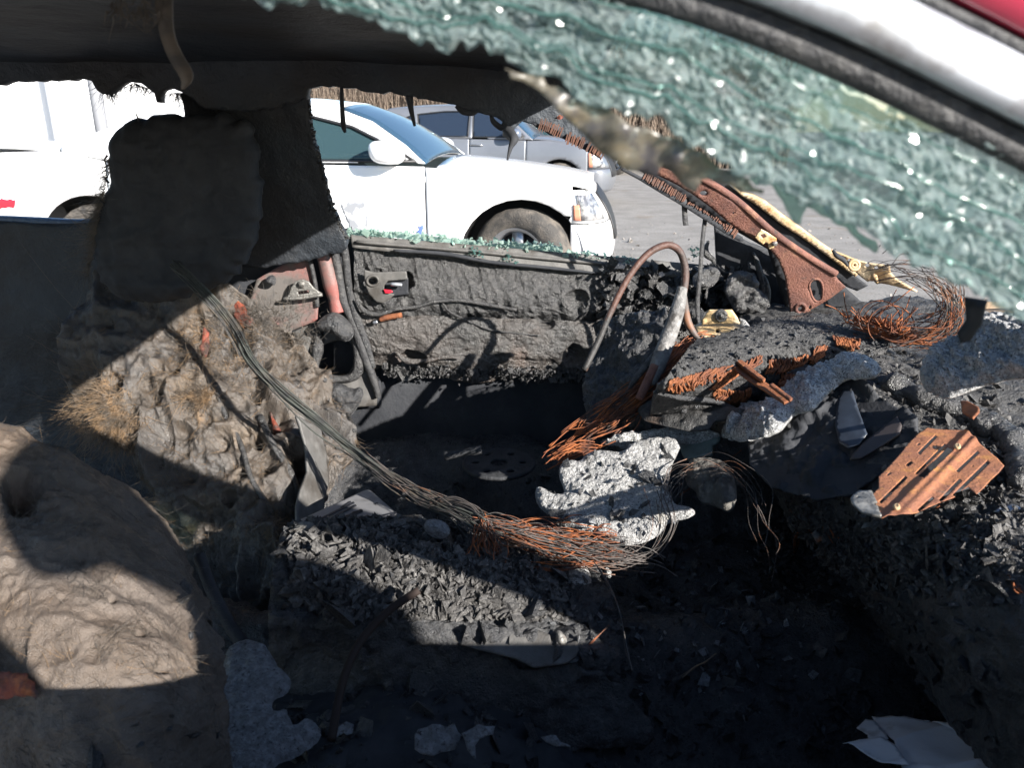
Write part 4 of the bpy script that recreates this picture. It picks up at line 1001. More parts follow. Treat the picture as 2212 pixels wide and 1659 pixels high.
glass = bpy.data.objects.new('hanging_glass', None); COL.objects.link(glass); glass.parent = car0
glass['label'] = 'shattered greenish window glass sagging from the near roof edge'
XS = NP[:, 0]
def rail_at(x):
    return np.stack([np.interp(x, XS, NP[:, k]) for k in range(3)], -1), np.stack([np.interp(x, XS, UPV[:, k]) for k in range(3)], -1)
def sheet_pt(x, w, ybase, sag):
    p, u = rail_at(x)
    q = p - u * w[:, None]
    q[:, 1] += ybase - .30 * w + .0014 * np.sin(w * 420 + x * 30) + .006 * fbm(np.stack([x * 1.0, w * 3, x * 0], 1), 16, 3)
    return q
wlow = lambda x: np.interp(x, [-.5, -.3, -.16, -.113, 0, .06, .133, .20, .27, .36, .5], [.010, .014, .028, .038, .048, .054, .062, .070, .070, .078, .08]) + float(.006 * fbm(np.array([[x, 0, 0]]), 40, 4)[0] + .0035 * fbm(np.array([[x, 3.0, 0]]), 220, 2)[0])
wtop = lambda x: np.interp(x, [-.5, 0, .3, .5], [.006, .012, .018, .02])
SHX = (-.42, .46)
def crazed(name, cell, f0, f1, ybase, jit, mat, seed, torn=0.0, thick=.0006):
    """one continuous sheet of broken glass held by its film: every facet leans its own way"""
    rg = np.random.default_rng(seed); nx = int((SHX[1] - SHX[0]) / cell); nw = int(.08 * (f1 - f0) / cell)
    x = np.linspace(*SHX, nx); wl = np.array([wlow(a) for a in x]); wt = np.array([wtop(a) for a in x]) * (f0 < .05)
    T = np.linspace(f0, f1, nw); X = np.repeat(x[None], nw, 0); Wm = wt[None] + T[:, None] * (wl - wt)[None]
    X = X + rg.uniform(-.36, .36, X.shape) * cell; Wm = Wm + rg.uniform(-.36, .36, X.shape) * cell * (wl / .08)[None]
    P = sheet_pt(X.ravel(), Wm.ravel(), ybase, 0); P[:, 1] += rg.normal(0, jit, len(P))
    k = np.arange(nx * nw).reshape(nw, nx); q = np.stack([k[:-1, :-1], k[:-1, 1:], k[1:, 1:], k[1:, :-1]], -1).reshape(-1, 4)
    if torn: q = q[fbm(P[q[:, 0]] * np.array([1, 1, 1.6]), 45, 3, seed=seed) > torn - .5 + .0 * q[:, 0]]
    flip = rg.random(len(q)) < .5
    tri = np.concatenate([q[flip][:, [0, 1, 2]], q[flip][:, [0, 2, 3]], q[~flip][:, [0, 1, 3]], q[~flip][:, [1, 2, 3]]])
    return mk(name, P, tri, mat, glass, smooth=False)
crazed('glass_sheet', .0026, 0, 1, .012, .00095, MT['shatter'], 1)
crazed('glass_sheet', .0022, .14, .985, .008, .00110, MT['glint'], 2, torn=.20)
for j, (f, amp, rr) in enumerate(((.30, .004, .0004), (.52, .006, .0007), (.70, .005, .0005), (.86, .006, .0006))):
    x = np.linspace(SHX[0], SHX[1], 160)
    w_ = np.array([wlow(a) for a in x]) * f + amp * fbm(np.stack([x, x * 0 + j, x * 0], 1), 14, 3)
    mk('glass_crease', *tube_geo(sheet_pt(x, w_, .006, .021), rr * (1 + .5 * fbm(np.stack([x, x * 0 + 5 * j, x * 0], 1), 40, 2)), 6), MT['shatter_edge'], glass)
# scorched film hanging below the glass
dirty = zg([(330, 470), (520, 520), (700, 600), (900, 690), (1100, 790), (1300, 880), (1600, 1010), (1900, 1180), (2240, 1400), (2110, 1345), (1960, 1335), (1900, 1295), (1800, 1265), (1710, 1235), (1690, 1290), (1662, 1345), (1600, 1310), (1540, 1240), (1480, 1180), (1425, 1160), (1410, 1245), (1330, 1215), (1250, 1190), (1180, 1185), (1080, 1110), (1000, 1060), (940, 1000), (880, 930), (830, 880), (760, 825), (690, 765), (640, 700), (560, 620), (450, 560)])
slab('scorched_film', dirty, yplane(.352), .0012, .0018, MT['dirty_film'], glass, back=0, jg=(.004, .0010, 4), bend=lambda uv: .010 * fbm(np.stack([uv[:, 0], uv[:, 1], uv[:, 0] * 0], 1), 30, 3) + .004 * fbm(np.stack([uv[:, 0], uv[:, 1], uv[:, 0] * 0], 1), 110, 2))
slab('scorched_film', zt([(620, 1010), (760, 1000), (840, 1080), (890, 1160), (935, 1240), (965, 1258), (975, 1200), (1000, 1150), (1120, 1210), (1240, 1300), (1370, 1405), (1390, 1380), (1260, 1240), (1120, 1120), (960, 1020), (800, 930)]), yplane(.40), .001, .0016, MT['shard'], glass, back=0, jg=(.004, .001, 6), bend=lambda uv: .006 * fbm(np.stack([uv[:, 0], uv[:, 1], uv[:, 0] * 0], 1), 50, 3))
slab('burnt_tab', [(2082, 640), (2134, 648), (2122, 700), (2096, 738), (2074, 742), (2066, 720), (2086, 690)], yplane(.46), .004, .003, MT['soot'], glass, back=.002, rnd=.006)
# headliner scraps hanging inside the roof
Q = smooth_path(P3([(352, -20, .62), (354, 30, .63), (362, 80, .65), (378, 120, .68), (398, 155, .71), (402, 175, .72), (394, 192, .73)]), 40)
wd = np.interp(np.linspace(0, 1, 40), [0, .5, .8, .9, 1], [.006, .006, .007, .007, .002]); V = []
for i, q in enumerate(Q):
    a = .8 * math.sin(i * .13); t = np.array([math.cos(a), math.sin(a) * .6, .1])
    V += [q - t * wd[i], q + t * wd[i], q + t * wd[i] + np.array([0, .003, 0]), q - t * wd[i] + np.array([0, .003, 0])]
hs = mk('lining_strip', V, [(i * 4 + a, i * 4 + (a + 1) % 4, i * 4 + 4 + (a + 1) % 4, i * 4 + 4 + a) for i in range(39) for a in range(4)], MT['fibre_grey'], car0)
n = 90
pp = aty(rng.uniform(225, 350, n), rng.uniform(-5, 40, n), .62)
fibres(pp, np.stack([rng.normal(0, .5, n), rng.normal(0, .4, n), -np.ones(n)], 1), rng.uniform(.004, .010, n), .0006, 'lining_fluff', MT['fibre_grey'], car0, curl=.5)
n = 500
ex = rng.choice([240, 420, 300, 450, 390], n) + rng.normal(0, 16, n); ey = np.interp(ex, [200, 240, 290, 345, 400, 450], [176, 200, 178, 200, 200, 232])
fibres(aty(ex, ey, 1.74), np.stack([rng.normal(-.2, .6, n), rng.normal(0, .3, n), -np.ones(n)], 1), rng.uniform(.008, .04, n), .0006, 'lining_fluff', MT['soot'], car0, curl=.5)
# ================================================================== near door (below the frame) 
nd = bpy.data.objects.new('front_door', None); COL.objects.link(nd); nd.parent = car0
m_ = MB(); m_.box((.25, .36, .60), (1.30, .03, .62)); m_.build('door_skin', MT['roof_skin'], nd, smooth=False)
tube('belt_lip', [(-.40, .365, .905), (.2, .36, .905), (.9, .355, .895)], .012, MT['rubber'], nd, n=12, seg=8)

# ================================================================== seats
ds = thing('front_seat', 'burnt driver seat with matted brown padding, on the far side', 'seat', (0, 0, 0))
rows = [[(230, 560, 1.860), (330, 560, 1.860), (440, 590, 1.860), (560, 672, 1.860), (650, 735, 1.860)],
        [(150, 690, 1.760), (280, 700, 1.760), (420, 710, 1.780), (560, 745, 1.805), (690, 800, 1.840)],
        [(140, 800, 1.680), (280, 800, 1.670), (420, 810, 1.680), (560, 810, 1.715), (725, 850, 1.762)],
        [(170, 880, 1.630), (300, 890, 1.610), (430, 900, 1.610), (570, 890, 1.630), (760, 930, 1.690)],
        [(250, 960, 1.580), (340, 985, 1.550), (450, 990, 1.550), (580, 980, 1.555), (768, 985, 1.650)],
        [(320, 1050, 1.530), (390, 1080, 1.500), (480, 1080, 1.485), (590, 1060, 1.490), (725, 1030, 1.583)],
        [(370, 1130, 1.490), (450, 1160, 1.460), (530, 1170, 1.420), (620, 1160, 1.405), (690, 1100, 1.520)],
        [(400, 1230, 1.440), (480, 1250, 1.405), (560, 1250, 1.365), (630, 1225, 1.360), (660, 1180, 1.455)],
        [(420, 1360, 1.380), (500, 1380, 1.335), (570, 1370, 1.300), (640, 1340, 1.295), (670, 1280, 1.360)]]
pits = [(500, 730, 16, .04), (440, 760, 12, .03), (560, 950, 14, .04), (520, 1030, 12, .03), (380, 800, 14, .03), (545, 830, 24, .05), (575, 870, 20, .05), (600, 905, 30, .06), (520, 760, 22, .03), (560, 790, 16, .03), (505, 705, 20, .03), (640, 790, 20, .03), (690, 860, 14, .03),
        (585, 1000, 20, .02), (500, 1080, 14, .015), (470, 960, 18, .015), (250, 830, 22, .03), (330, 850, 30, .02), (420, 690, 20, .02), (610, 730, 18, .03), (655, 1010, 20, .025)]
db = patch('backrest', rows, 230, 200, MT['batting'], ds, noise=[('f', 6, .035), ('v', 11, .034), ('f', 20, .016), ('v', 34, .010), ('f', 70, .004), ('f', 200, .0015)], thick=.02, pits=pits)
BASE.add(db)
db['label'] = 'matted brown and grey burnt padding'
hr = slab('headrest', rounded([(232, 620), (205, 560), (208, 490), (222, 440), (246, 392), (236, 330), (248, 285), (285, 256), (345, 245), (430, 244), (520, 246), (560, 290), (565, 480), (530, 580), (430, 640), (300, 660)], 1), yplane(1.69), .045, .005, MT['soot'], ds, rnd=.05, back=.05, noise=[('v', 10, .016), ('f', 30, .007), ('f', 90, .003)], jg=(.012, .004, 8))
# loose fibres: tuft on the shoulder, edges, whole surface
def matted(o, n, L, r, mat, par, seed):
    c_, n_ = sample(o, n)
    w_ = np.stack([fbm(c_, 9, 2, seed=seed), fbm(c_, 9, 2, seed=seed + 3), fbm(c_, 9, 2, seed=seed + 5) - .35], 1) * 2.2
    w_ = w_ - n_ * (w_ * n_).sum(1)[:, None] + n_ * rng.uniform(.0, .35, (n, 1)) + rng.normal(0, .25, (n, 3))
    keep = fbm(c_, 14, 2, seed=seed + 9) > -.15
    fibres(c_[keep], w_[keep], rng.gamma(2, L / 2, keep.sum()) + .004, r, 'fibres', mat, par, curl=.35)['kind'] = 'stuff'
matted(db, 9000, .018, .0004, MT['fibre_grey'], ds, 1)
matted(db, 4000, .020, .0004, MT['fibre'], ds, 2)
def tuft(cx, cy, rx, ry, n, L, mat, d=(-.5, -.3, -.6), name='fibres', par=None, r=.0006, lift=0.0, curl=.45):
    px = cx + rng.normal(0, rx, n); py = cy + rng.normal(0, ry, n); P = []; D = []
    for a, b in zip(px, py):
        p, nn = BASE.on(a, b, lift); P.append(p); D.append(nn * .5 + np.array(d) + rng.normal(0, .45, 3))
    o = fibres(np.array(P), np.array(D), rng.gamma(3, L / 3, n), r, name, mat, par, curl=curl); o['kind'] = 'stuff'; return o
tuft(225, 870, 26, 24, 1500, .035, MT['fibre'], (-.8, -.3, -.7), par=ds, r=.0007)
tuft(255, 910, 30, 20, 700, .040, MT['fibre'], (-.5, -.3, -1), par=ds, r=.0007)
tuft(430, 860, 16, 12, 500, .022, MT['fibre'], (0, -.4, .2), par=ds)
tuft(640, 735, 26, 10, 260, .012, MT['fibre_grey'], (0, -.2, .3), par=ds)
tuft(470, 750, 60, 40, 900, .022, MT['fibre'], (-.2, -.4, .1), par=ds)
tuft(600, 1140, 30, 20, 300, .02, MT['fibre'], (.2, -.4, -.3), par=ds)
tuft(560, 700, 50, 26, 700, .025, MT['fibre_grey'], (.1, -.4, .3), par=ds)
n = 700                                                     # singed fringe of the headrest, standing against the light
q = rng.uniform(0, 1, n); ex = np.interp(q, [0, .2, .5, .75, 1], [240, 225, 210, 204, 190]) + rng.normal(0, 3, n); ey = np.interp(q, [0, .2, .5, .75, 1], [340, 420, 470, 520, 600])
fibres(aty(ex, ey, 1.655), np.stack([-np.ones(n), rng.normal(0, .4, n), rng.normal(-.4, .6, n)], 1), rng.gamma(2, .012, n) + .004, .0006, 'singed_fringe', MT['fibre_grey'], ds, curl=.5)['kind'] = 'stuff'
for pts in ([(235, 395, 1.65), (222, 378, 1.65)], [(225, 440, 1.65), (205, 420, 1.65)], [(232, 335, 1.65), (226, 345, 1.65), (230, 358, 1.65)], [(300, 262, 1.65), (292, 240, 1.65)]):
    tube('singed_thread', P3(pts), [.0025, .0008], MT['soot'], ds, n=6, seg=5)
# red underside of the padding and charred seams
for pts in ([(490, 668), (515, 655), (548, 690), (545, 715), (520, 700)], [(578, 892), (590, 900), (612, 940), (606, 962), (590, 930)], [(430, 745), (440, 715), (452, 725), (446, 770)]):
    cxy = np.mean(pts, 0); p, nn = BASE.on(*cxy)
    slab('bared_foam', jag(np.array(pts, float), 8, 2, 3), (p + nn * .004, nn * .4 + np.array([0, -.75, .3])), .006, .003, MT['red_char'], ds, rnd=.008, noise=[('f', 60, .006)])
for pts, r in (([(470, 850), (490, 900), (520, 960), (545, 1040), (590, 1110)], .006), ([(560, 900), (590, 960), (630, 1030), (650, 1110), (645, 1170)], .008), ([(700, 820), (740, 870), (765, 930)], .006), ([(440, 640), (480, 700), (520, 770)], .005)):
    tube('seam', [BASE.on(*p, .002)[0] for p in pts], r, MT['char_shiny'], ds, n=40, seg=6)
slab('seat_frame', [(636, 900), (690, 930), (702, 980), (706, 1040), (690, 1120), (650, 1190), (630, 1160), (640, 1080), (660, 1020), (655, 960)], plane3((640, 900, 1.55), (700, 1000, 1.56), (650, 1180, 1.36)), .006, .004, MT['grey_plate'], ds, back=.006, jg=(.02, .002, 2), noise=[('f', 25, .004)])

ps = thing('front_seat', 'burnt passenger seat with smooth brown padding, nearest the viewer', 'seat', (0, 0, 0))
rows = [[(-260, 900, 1.02), (-100, 915, 1.00), (20, 935, 1.00), (150, 990, 1.02), (290, 1080, 1.06), (390, 1180, 1.10)],
        [(-260, 1040, .90), (-100, 1050, .88), (30, 1060, .87), (170, 1110, .87), (330, 1190, .92), (440, 1290, 1.00)],
        [(-260, 1180, .80), (-100, 1190, .77), (40, 1205, .76), (190, 1250, .75), (360, 1310, .79), (475, 1390, .89)],
        [(-260, 1320, .73), (-100, 1330, .70), (40, 1345, .69), (190, 1385, .675), (370, 1430, .70), (490, 1490, .80)],
        [(-260, 1480, .68), (-100, 1490, .65), (40, 1500, .64), (200, 1530, .63), (380, 1570, .65), (500, 1620, .74)],
        [(-260, 1740, .62), (-100, 1745, .60), (40, 1750, .595), (200, 1770, .59), (390, 1790, .61), (520, 1820, .70)]]
NS = M('near_padding', (.098, .075, .058), .5, mix=[((.135, .102, .078), 10, .44, .64), ((.12, .098, .082), 6, .46, .6), ((.07, .065, .055), 9, .64, .74), ((.45, .41, .37), 520, .64, .76)], bump=[(24, .8), (120, .5), (600, .5)], rmix=(46, .30, .65), spec=.45, bdist=.004)
nb = patch('backrest', rows, 190, 190, NS, ps, noise=[('f', 4, .022), ('v', 11, .009), ('v', 30, .006), ('f', 70, .003), ('f', 170, .0018)], thick=.02, pits=[(40, 1060, 40, .03), (300, 1370, 10, .01), (350, 1440, 12, .012), (240, 1300, 8, .008)])
BASE.add(nb)
matted(nb, 7000, .012, .00030, MT['fibre_grey'], ps, 4)
matted(nb, 1500, .012, .00030, MT['fibre'], ps, 5)
slab('bared_foam', jag(np.array([(-60, 1470), (20, 1450), (62, 1456), (85, 1500), (10, 1512), (-60, 1520)], float), 8, 4, 3), plane3((-60, 1465, .63), (85, 1465, .63), (0, 1530, .62)), .004, .002, MT['red_char'], ps, rnd=.010, noise=[('f', 40, .008), ('f', 120, .004)])
slab('padding_strip', jag(np.array([(175, 1225), (200, 1255), (240, 1300), (300, 1320), (322, 1345), (312, 1370), (280, 1350), (230, 1325), (190, 1280)], float), 10, 2, 4), plane3((180, 1225, .80), (310, 1340, .78), (220, 1340, .74)), .008, .003, MT['fibre'], ps, rnd=.012, noise=[('f', 60, .006)])
# seat cushion in the dark
cush = [[(x, y, .45 + .05 * math.cos((x + .2) * 3) * math.cos((y - .7) * 4) - .16 / (1 + math.exp(-(x - .12) / .06))) for x in np.linspace(-.55, .60, 8)] for y in np.linspace(.98, .40, 6)]
BASE.add(patch('cushion', cush, 90, 150, MT['soot'], ps, noise=[('f', 9, .02), ('f', 30, .01), ('b', 80, .005)], thick=.03, world=True))
tube('seat_rod', P3([(905, 1275, .99), (840, 1320, .97), (780, 1385, .93), (745, 1460, .88), (728, 1530, .84), (716, 1600, .80)]), .006, M('rod_rust', (.022, .013, .010), .85), ps, n=40, seg=8)
tube('seat_rod', P3([(430, 1200, 1.10), (455, 1270, 1.06), (490, 1340, 1.02), (530, 1400, .98)]), .010, MT['soot'], ps, n=30, seg=8)
# ================================================================== what hangs on the dashboard
steer = bpy.data.objects.new('steering_wheel', None); COL.objects.link(steer); steer.parent = car0
steer['label'] = 'bare steering wheel rim, rusted above and sooty below'
WY = 1.52
o = tube('rim', P3([(1262, 800, 1.42), (1292, 738, 1.445), (1312, 690, 1.46), (1335, 640, 1.475), (1362, 592, 1.49), (1395, 552, 1.505), (1425, 533, 1.515), (1450, 530, 1.522), (1470, 546, 1.528), (1480, 580, 1.528), (1479, 615, 1.52), (1472, 650, 1.51)]), [.006, .0062, .0062, .0065, .0065, .0068, .007, .0072, .0072, .0075, .0078, .0075],
         M('rim_rust', (.085, .040, .029), .6, mix=[((.035, .033, .032), 6, .42, .56), ((.18, .07, .038), 16, .58, .68)], bump=[(90, 1)], bdist=.003), steer, n=80, seg=12)
tube('column', P3([(1474, 622, 1.49), (1464, 668, 1.47), (1446, 722, 1.44), (1424, 780, 1.41), (1404, 830, 1.39)]), [.010, .014, .016, .016, .011], M('ash_tube', (.16, .155, .15), .7, mix=[((.28, .27, .26), 60, .5, .65), ((.06, .055, .05), 25, .52, .64)], bump=[(120, 1)], bdist=.005), steer, n=50, seg=12)
tube('shaft', P3([(1416, 790, 1.40), (1398, 826, 1.385), (1380, 862, 1.37)]), [.010, .009, .008], MT['rust_red'], steer, n=20, seg=10)
tube('spoke', P3([(1478, 640, 1.50), (1484, 690, 1.50), (1500, 722, 1.49), (1516, 738, 1.48)]), [.006, .009, .007, .004], MT['wire_grey'], steer, n=24, seg=8)
tube('spoke', P3([(1440, 735, 1.43), (1408, 775, 1.42), (1372, 820, 1.41), (1352, 850, 1.41)]), [.005, .007, .006, .003], MT['char'], steer, n=24, seg=8)
BASE.add(patch('cluster_cowl', [[(1300, 700, 1.66), (1370, 680, 1.63), (1440, 668, 1.60)], [(1278, 760, 1.62), (1360, 740, 1.58), (1450, 720, 1.53)], [(1255, 830, 1.56), (1340, 830, 1.50), (1430, 800, 1.44)], [(1265, 900, 1.50), (1340, 910, 1.45), (1410, 890, 1.40)], [(1290, 1010, 1.48), (1350, 1010, 1.44), (1420, 990, 1.40)]], 90, 90, MT['char'], car0, noise=[('f', 10, .03), ('f', 30, .016), ('b', 80, .006)], thick=.01))
# grooved top pad
def zi_z(pts, z): return [tuple(atz(px, py, z)) for px, py in zi(pts)]
deck = [zi_z([(1120, 650), (1300, 612), (1500, 560), (1800, 455), (2100, 425), (2420, 460)], .912),
        zi_z([(1020, 770), (1260, 700), (1500, 640), (1800, 550), (2120, 520), (2560, 560)], .912),
        zi_z([(930, 880), (1200, 820), (1480, 750), (1800, 650), (2140, 620), (2640, 640)], .906),
        zi_z([(840, 980), (1150, 920), (1450, 850), (1780, 750), (2120, 720), (2620, 740)], .894),
        zi_z([(800, 1060), (1120, 1030), (1420, 960), (1760, 870), (2080, 830), (2560, 830)], .868),
        zi_z([(760, 1150), (1080, 1150), (1380, 1090), (1720, 1010), (2040, 960), (2500, 930)], .825),
        zi_z([(740, 1260), (1060, 1270), (1360, 1220), (1700, 1140), (2020, 1080), (2460, 1030)], .765)]
def grooves(P):
    d = P[:, 0] * .55 + P[:, 1] * .85 + .05 * fbm(P, 4, 2)
    return .0028 * np.sin(d * 2 * math.pi / .0135) * (P[:, 2] > .875)
tp = patch('top_pad', deck, 150, 320, DM, car0, noise=[('f', 5, .012), ('f', 30, .005), ('f', 110, .003)], thick=.012, world=True, extra=grooves)
tp['label'] = 'grooved black dashboard pad'; BASE.add(tp)
def cluster(pts_a, pts_b, n, bow, r=.0018, parent=None, name='rusty_fins', seed=0):
    """n bowed fins between two edges of a bared core"""
    rg = np.random.default_rng(seed); A = smooth_path(np.array(pts_a, float), n); B = smooth_path(np.array(pts_b, float), n); sp = []
    for a, b in zip(A, B):
        b = a + (b - a) * rg.uniform(.8, 1.1)
        mid = (a + b) / 2 + np.array([bow, bow * .3]) * rg.uniform(.6, 1.3)
        Q = [BASE.on(*q, .006)[0] for q in (a, (a + mid) / 2 + rg.normal(0, 1, 2), mid, (mid + b) / 2 + rg.normal(0, 1, 2), b)]
        sp.append((np.array(Q), r * rg.uniform(.7, 1.2), 9))
    return strands(sp, name, MT['rust'], parent, 5)
core = bpy.data.objects.new('heater_core', None); COL.objects.link(core); core.parent = car0
cluster(zi([(930, 960), (1080, 925), (1250, 880), (1380, 860)]), zi([(880, 1040), (1020, 1045), (1150, 990), (1300, 940)]), 46, -6, parent=core, seed=1)
cluster(zi([(1300, 915), (1430, 860), (1560, 800), (1620, 775)]), zi([(1190, 1040), (1300, 1010), (1430, 920), (1540, 870)]), 34, 6, parent=core, seed=2)
cluster(zi([(1230, 1010), (1340, 1030), (1450, 1040), (1530, 1010)]), zi([(1220, 1090), (1300, 1120), (1400, 1160), (1470, 1130)]), 26, 5, parent=core, seed=3)
cluster(zi([(1690, 800), (1800, 795), (1920, 785), (2000, 765)]), zi([(1650, 900), (1760, 905), (1860, 880), (1960, 830)]), 36, 5, parent=core, seed=4)
cluster(zi([(1800, 930), (1860, 940), (1910, 935)]), zi([(1770, 1020), (1830, 1050), (1880, 1050)]), 20, 8, parent=core, seed=5)
cluster(zi([(2070, 700), (2110, 705), (2150, 720)]), zi([(1990, 820), (2030, 820), (2060, 810)]), 16, 4, parent=core, seed=6)
cluster(zq([(1440, 0), (1560, 10), (1700, 20)]), zq([(1490, 70), (1600, 100), (1680, 110)]), 34, 3, parent=core, seed=7)
n = 1100
pp = []
for _ in range(n):
    a, b = rng.uniform(1460, 1990), rng.uniform(690, 930); pp.append(BASE.on(a, b, .002)[0])
chips(np.array(pp), rng.gamma(2, .0009, n) + .0005, 'char_crumbs', MT['char'], car0)['kind'] = 'stuff'
yb = thing('steel_bracket', 'heat yellowed steel bracket with a round nut behind the dashboard pad', 'bracket', (0, 0, 0))
plY = plane3((1500, 700, 1.66), (1600, 700, 1.63), (1540, 735, 1.645))
slab('upright', zi([(1160, 480), (1215, 405), (1395, 405), (1440, 470), (1460, 520), (1300, 512), (1155, 525)]), plY, .006, .004, MT['yellow'], yb, back=.004, noise=[('f', 30, .002)])
slab('foot', zi([(1100, 550), (1155, 520), (1300, 512), (1460, 522), (1475, 575), (1400, 600), (1320, 625), (1165, 645), (1120, 610)]), plane3((1500, 720, 1.65), (1600, 720, 1.62), (1540, 745, 1.60)), .006, .004, MT['yellow'], yb, back=.004, noise=[('f', 30, .003)], holes=[zi([(1278 + 18 * math.cos(a), 592 + 20 * math.sin(a)) for a in np.linspace(0, 6.28, 12)[:-1]])])
for rr, w in ((34, .006), (14, .007)):
    tube('nut', [atp(*zi([(1302 + rr * math.cos(a), 452 + rr * math.sin(a))])[0], plY) + np.array([0, -.006, 0]) for a in np.linspace(0, 6.28, 14)], w, MT['steel'], yb, n=20, seg=6)
slab('corner', zi([(1455, 470), (1500, 490), (1545, 545), (1480, 580), (1460, 530)]), plY, .004, .004, MT['alu'], yb, back=.004, rnd=.006)

rs = thing('rusty_rail', 'orange rusted channel bar lying aslant on the dashboard pad', 'bar', (0, 0, 0))
plK = plane3((*zi([(1220, 690)])[0], 1.50), (*zi([(1640, 990)])[0], 1.24), (*zi([(1300, 650)])[0], 1.54))
def rail(nm, poly, lift, th): 
    pp_ = (plK[0] + plK[1] * (lift + .014), plK[1]); return slab(nm, poly, pp_, th, .003, MT['rust'], rs, back=.001)
rail('lower_flange', zi([(1205, 715), (1225, 695), (1400, 815), (1640, 985), (1870, 1130), (1810, 1165), (1500, 960), (1230, 755)]), 0, .003)
rail('upper_flange', zi([(1240, 678), (1262, 675), (1480, 830), (1660, 975), (1645, 995), (1600, 965), (1420, 830), (1230, 700)]), .008, .004)
rail('web', zi([(1232, 700), (1245, 697), (1430, 830), (1640, 985), (1630, 998), (1400, 830)]), .002, .007)
rail('end_tab', zi([(1690, 1020), (1715, 1008), (1875, 1130), (1855, 1145)]), .008, .004)
lowp = slab('lower_dash_panel', zi([(640, 1210), (780, 1120), (900, 1080), (1150, 1100), (1350, 1170), (1500, 1200), (1440, 1270), (1260, 1290), (1210, 1360), (1040, 1370), (860, 1330), (700, 1290)]), plane3((1450, 880, 1.36), (1600, 900, 1.28), (1500, 1000, 1.20)), .012, .004, DM, car0, rnd=.02, noise=[('f', 20, .01), ('f', 90, .003)])
BASE.add(lowp)
tube('trim_cord', [BASE.on(*p, .006)[0] for p in zi([(800, 1060), (950, 1085), (1100, 1095), (1250, 1120), (1380, 1170), (1500, 1210)])], [.003, .005, .005, .005, .006, .004], MT['char'], car0, n=40, seg=7)

# ------------------------------------------------------------------ melted aluminium
def melt(name, label, poly, pl, thick, mat='alu', h=.0022, rnd=.018, amp=1.0, rough_edge=(.006, .0016, 3), group=None, soft=1):
    o = slab(name, rounded(poly, soft) if soft else poly, pl, thick, h, MT[mat], None, rnd=rnd, back=thick * .5, jg=rough_edge, noise=[('f', 14, .010 * amp), ('f', 45, .009 * amp), ('f', 150, .0045 * amp), ('b', 330, .0022 * amp)])
    return tag(o, label, 'metal', group)
big = za([(20, 960), (40, 890), (110, 900), (200, 960), (320, 975), (300, 880), (260, 800), (265, 700), (330, 640), (420, 630), (470, 650), (540, 570), (640, 530), (750, 535), (850, 560), (920, 540), (1010, 450), (1090, 430), (1220, 400), (1380, 390), (1480, 470), (1440, 560), (1390, 660), (1360, 760), (1340, 860), (1380, 1000), (1420, 1080), (1540, 1090), (1625, 1130), (1590, 1190), (1420, 1230), (1330, 1260), (1300, 1330), (1180, 1420), (1000, 1475), (860, 1450), (640, 1370), (400, 1310), (220, 1240), (130, 1150), (50, 1080)])
plG = plane3((1200, 950, 1.37), (1500, 950, 1.29), (1330, 1180, 1.15))
melt('melted_metal', 'large pale sheet of melted aluminium with a hooked edge, centre of the wreck', big, plG, .014, h=.0020, amp=.65)
BASE.add(bpy.data.objects['melted_metal'])
melt('melted_metal', 'ragged bubbly ridge of melted aluminium above the large pale sheet', za([(650, 430), (760, 440), (830, 380), (920, 370), (1000, 330), (1060, 360), (1180, 330), (1300, 320), (1420, 300), (1500, 310), (1560, 360), (1700, 320), (1860, 370), (1900, 400), (1720, 440), (1560, 470), (1400, 470), (1200, 450), (1050, 470), (880, 520), (850, 480), (740, 480)]), plane3((1330, 950, 1.38), (1550, 950, 1.33), (1450, 1000, 1.32)), .024, 'alu_white', rnd=.02, amp=1.3)
melt('melted_metal', 'small pale knob of melted aluminium at the end of the ridge', za([(1910, 330), (1930, 220), (1990, 150), (2060, 160), (2090, 210), (2060, 280), (1980, 340), (1920, 360)]), plane3((1580, 900, 1.30), (1610, 900, 1.29), (1590, 930, 1.27)), .02, 'alu_white', rnd=.022, amp=1.9, rough_edge=(.007, .003, 5))
melt('melted_metal', 'long crusted ridge of melted aluminium climbing the dashboard, pale at the top', zq([(420, 905), (520, 840), (600, 780), (700, 690), (850, 650), (980, 610), (1060, 540), (1130, 480), (1225, 450), (1235, 360), (1290, 305), (1370, 300), (1425, 350), (1440, 295), (1500, 265), (1570, 255), (1620, 190), (1700, 172), (1790, 185), (1870, 215), (1892, 270), (1870, 340), (1760, 375), (1660, 370), (1560, 375), (1480, 430), (1420, 490), (1370, 540), (1310, 620), (1200, 680), (1090, 690), (1040, 770), (960, 850), (840, 900), (690, 940), (560, 960)]), plane3((1590, 940, 1.28), (1880, 790, 1.21), (1700, 900, 1.205)), .022, 'alu_white', rnd=.035, amp=1.5, rough_edge=(.006, .003, 5), soft=1)
melt('melted_metal', 'thick crusted band of melted aluminium under the near screen base', [(1990, 830), (2020, 770), (2080, 740), (2150, 690), (2230, 690), (2330, 720), (2340, 830), (2230, 815), (2150, 820), (2090, 845), (2040, 862), (2005, 852)], plane3((2000, 820, 1.12), (2230, 800, .98), (2150, 700, 1.14)), .022, 'alu', rnd=.028, amp=2.0, rough_edge=(.008, .004, 7))
melt('melted_metal', 'upper crusted lump of melted aluminium beside the burnt tab', [(2088, 720), (2120, 690), (2170, 672), (2240, 690), (2260, 760), (2150, 765), (2110, 745)], plane3((2000, 820, 1.20), (2230, 800, 1.05), (2150, 700, 1.20)), .022, 'alu', rnd=.028, amp=2.0, rough_edge=(.008, .004, 7))
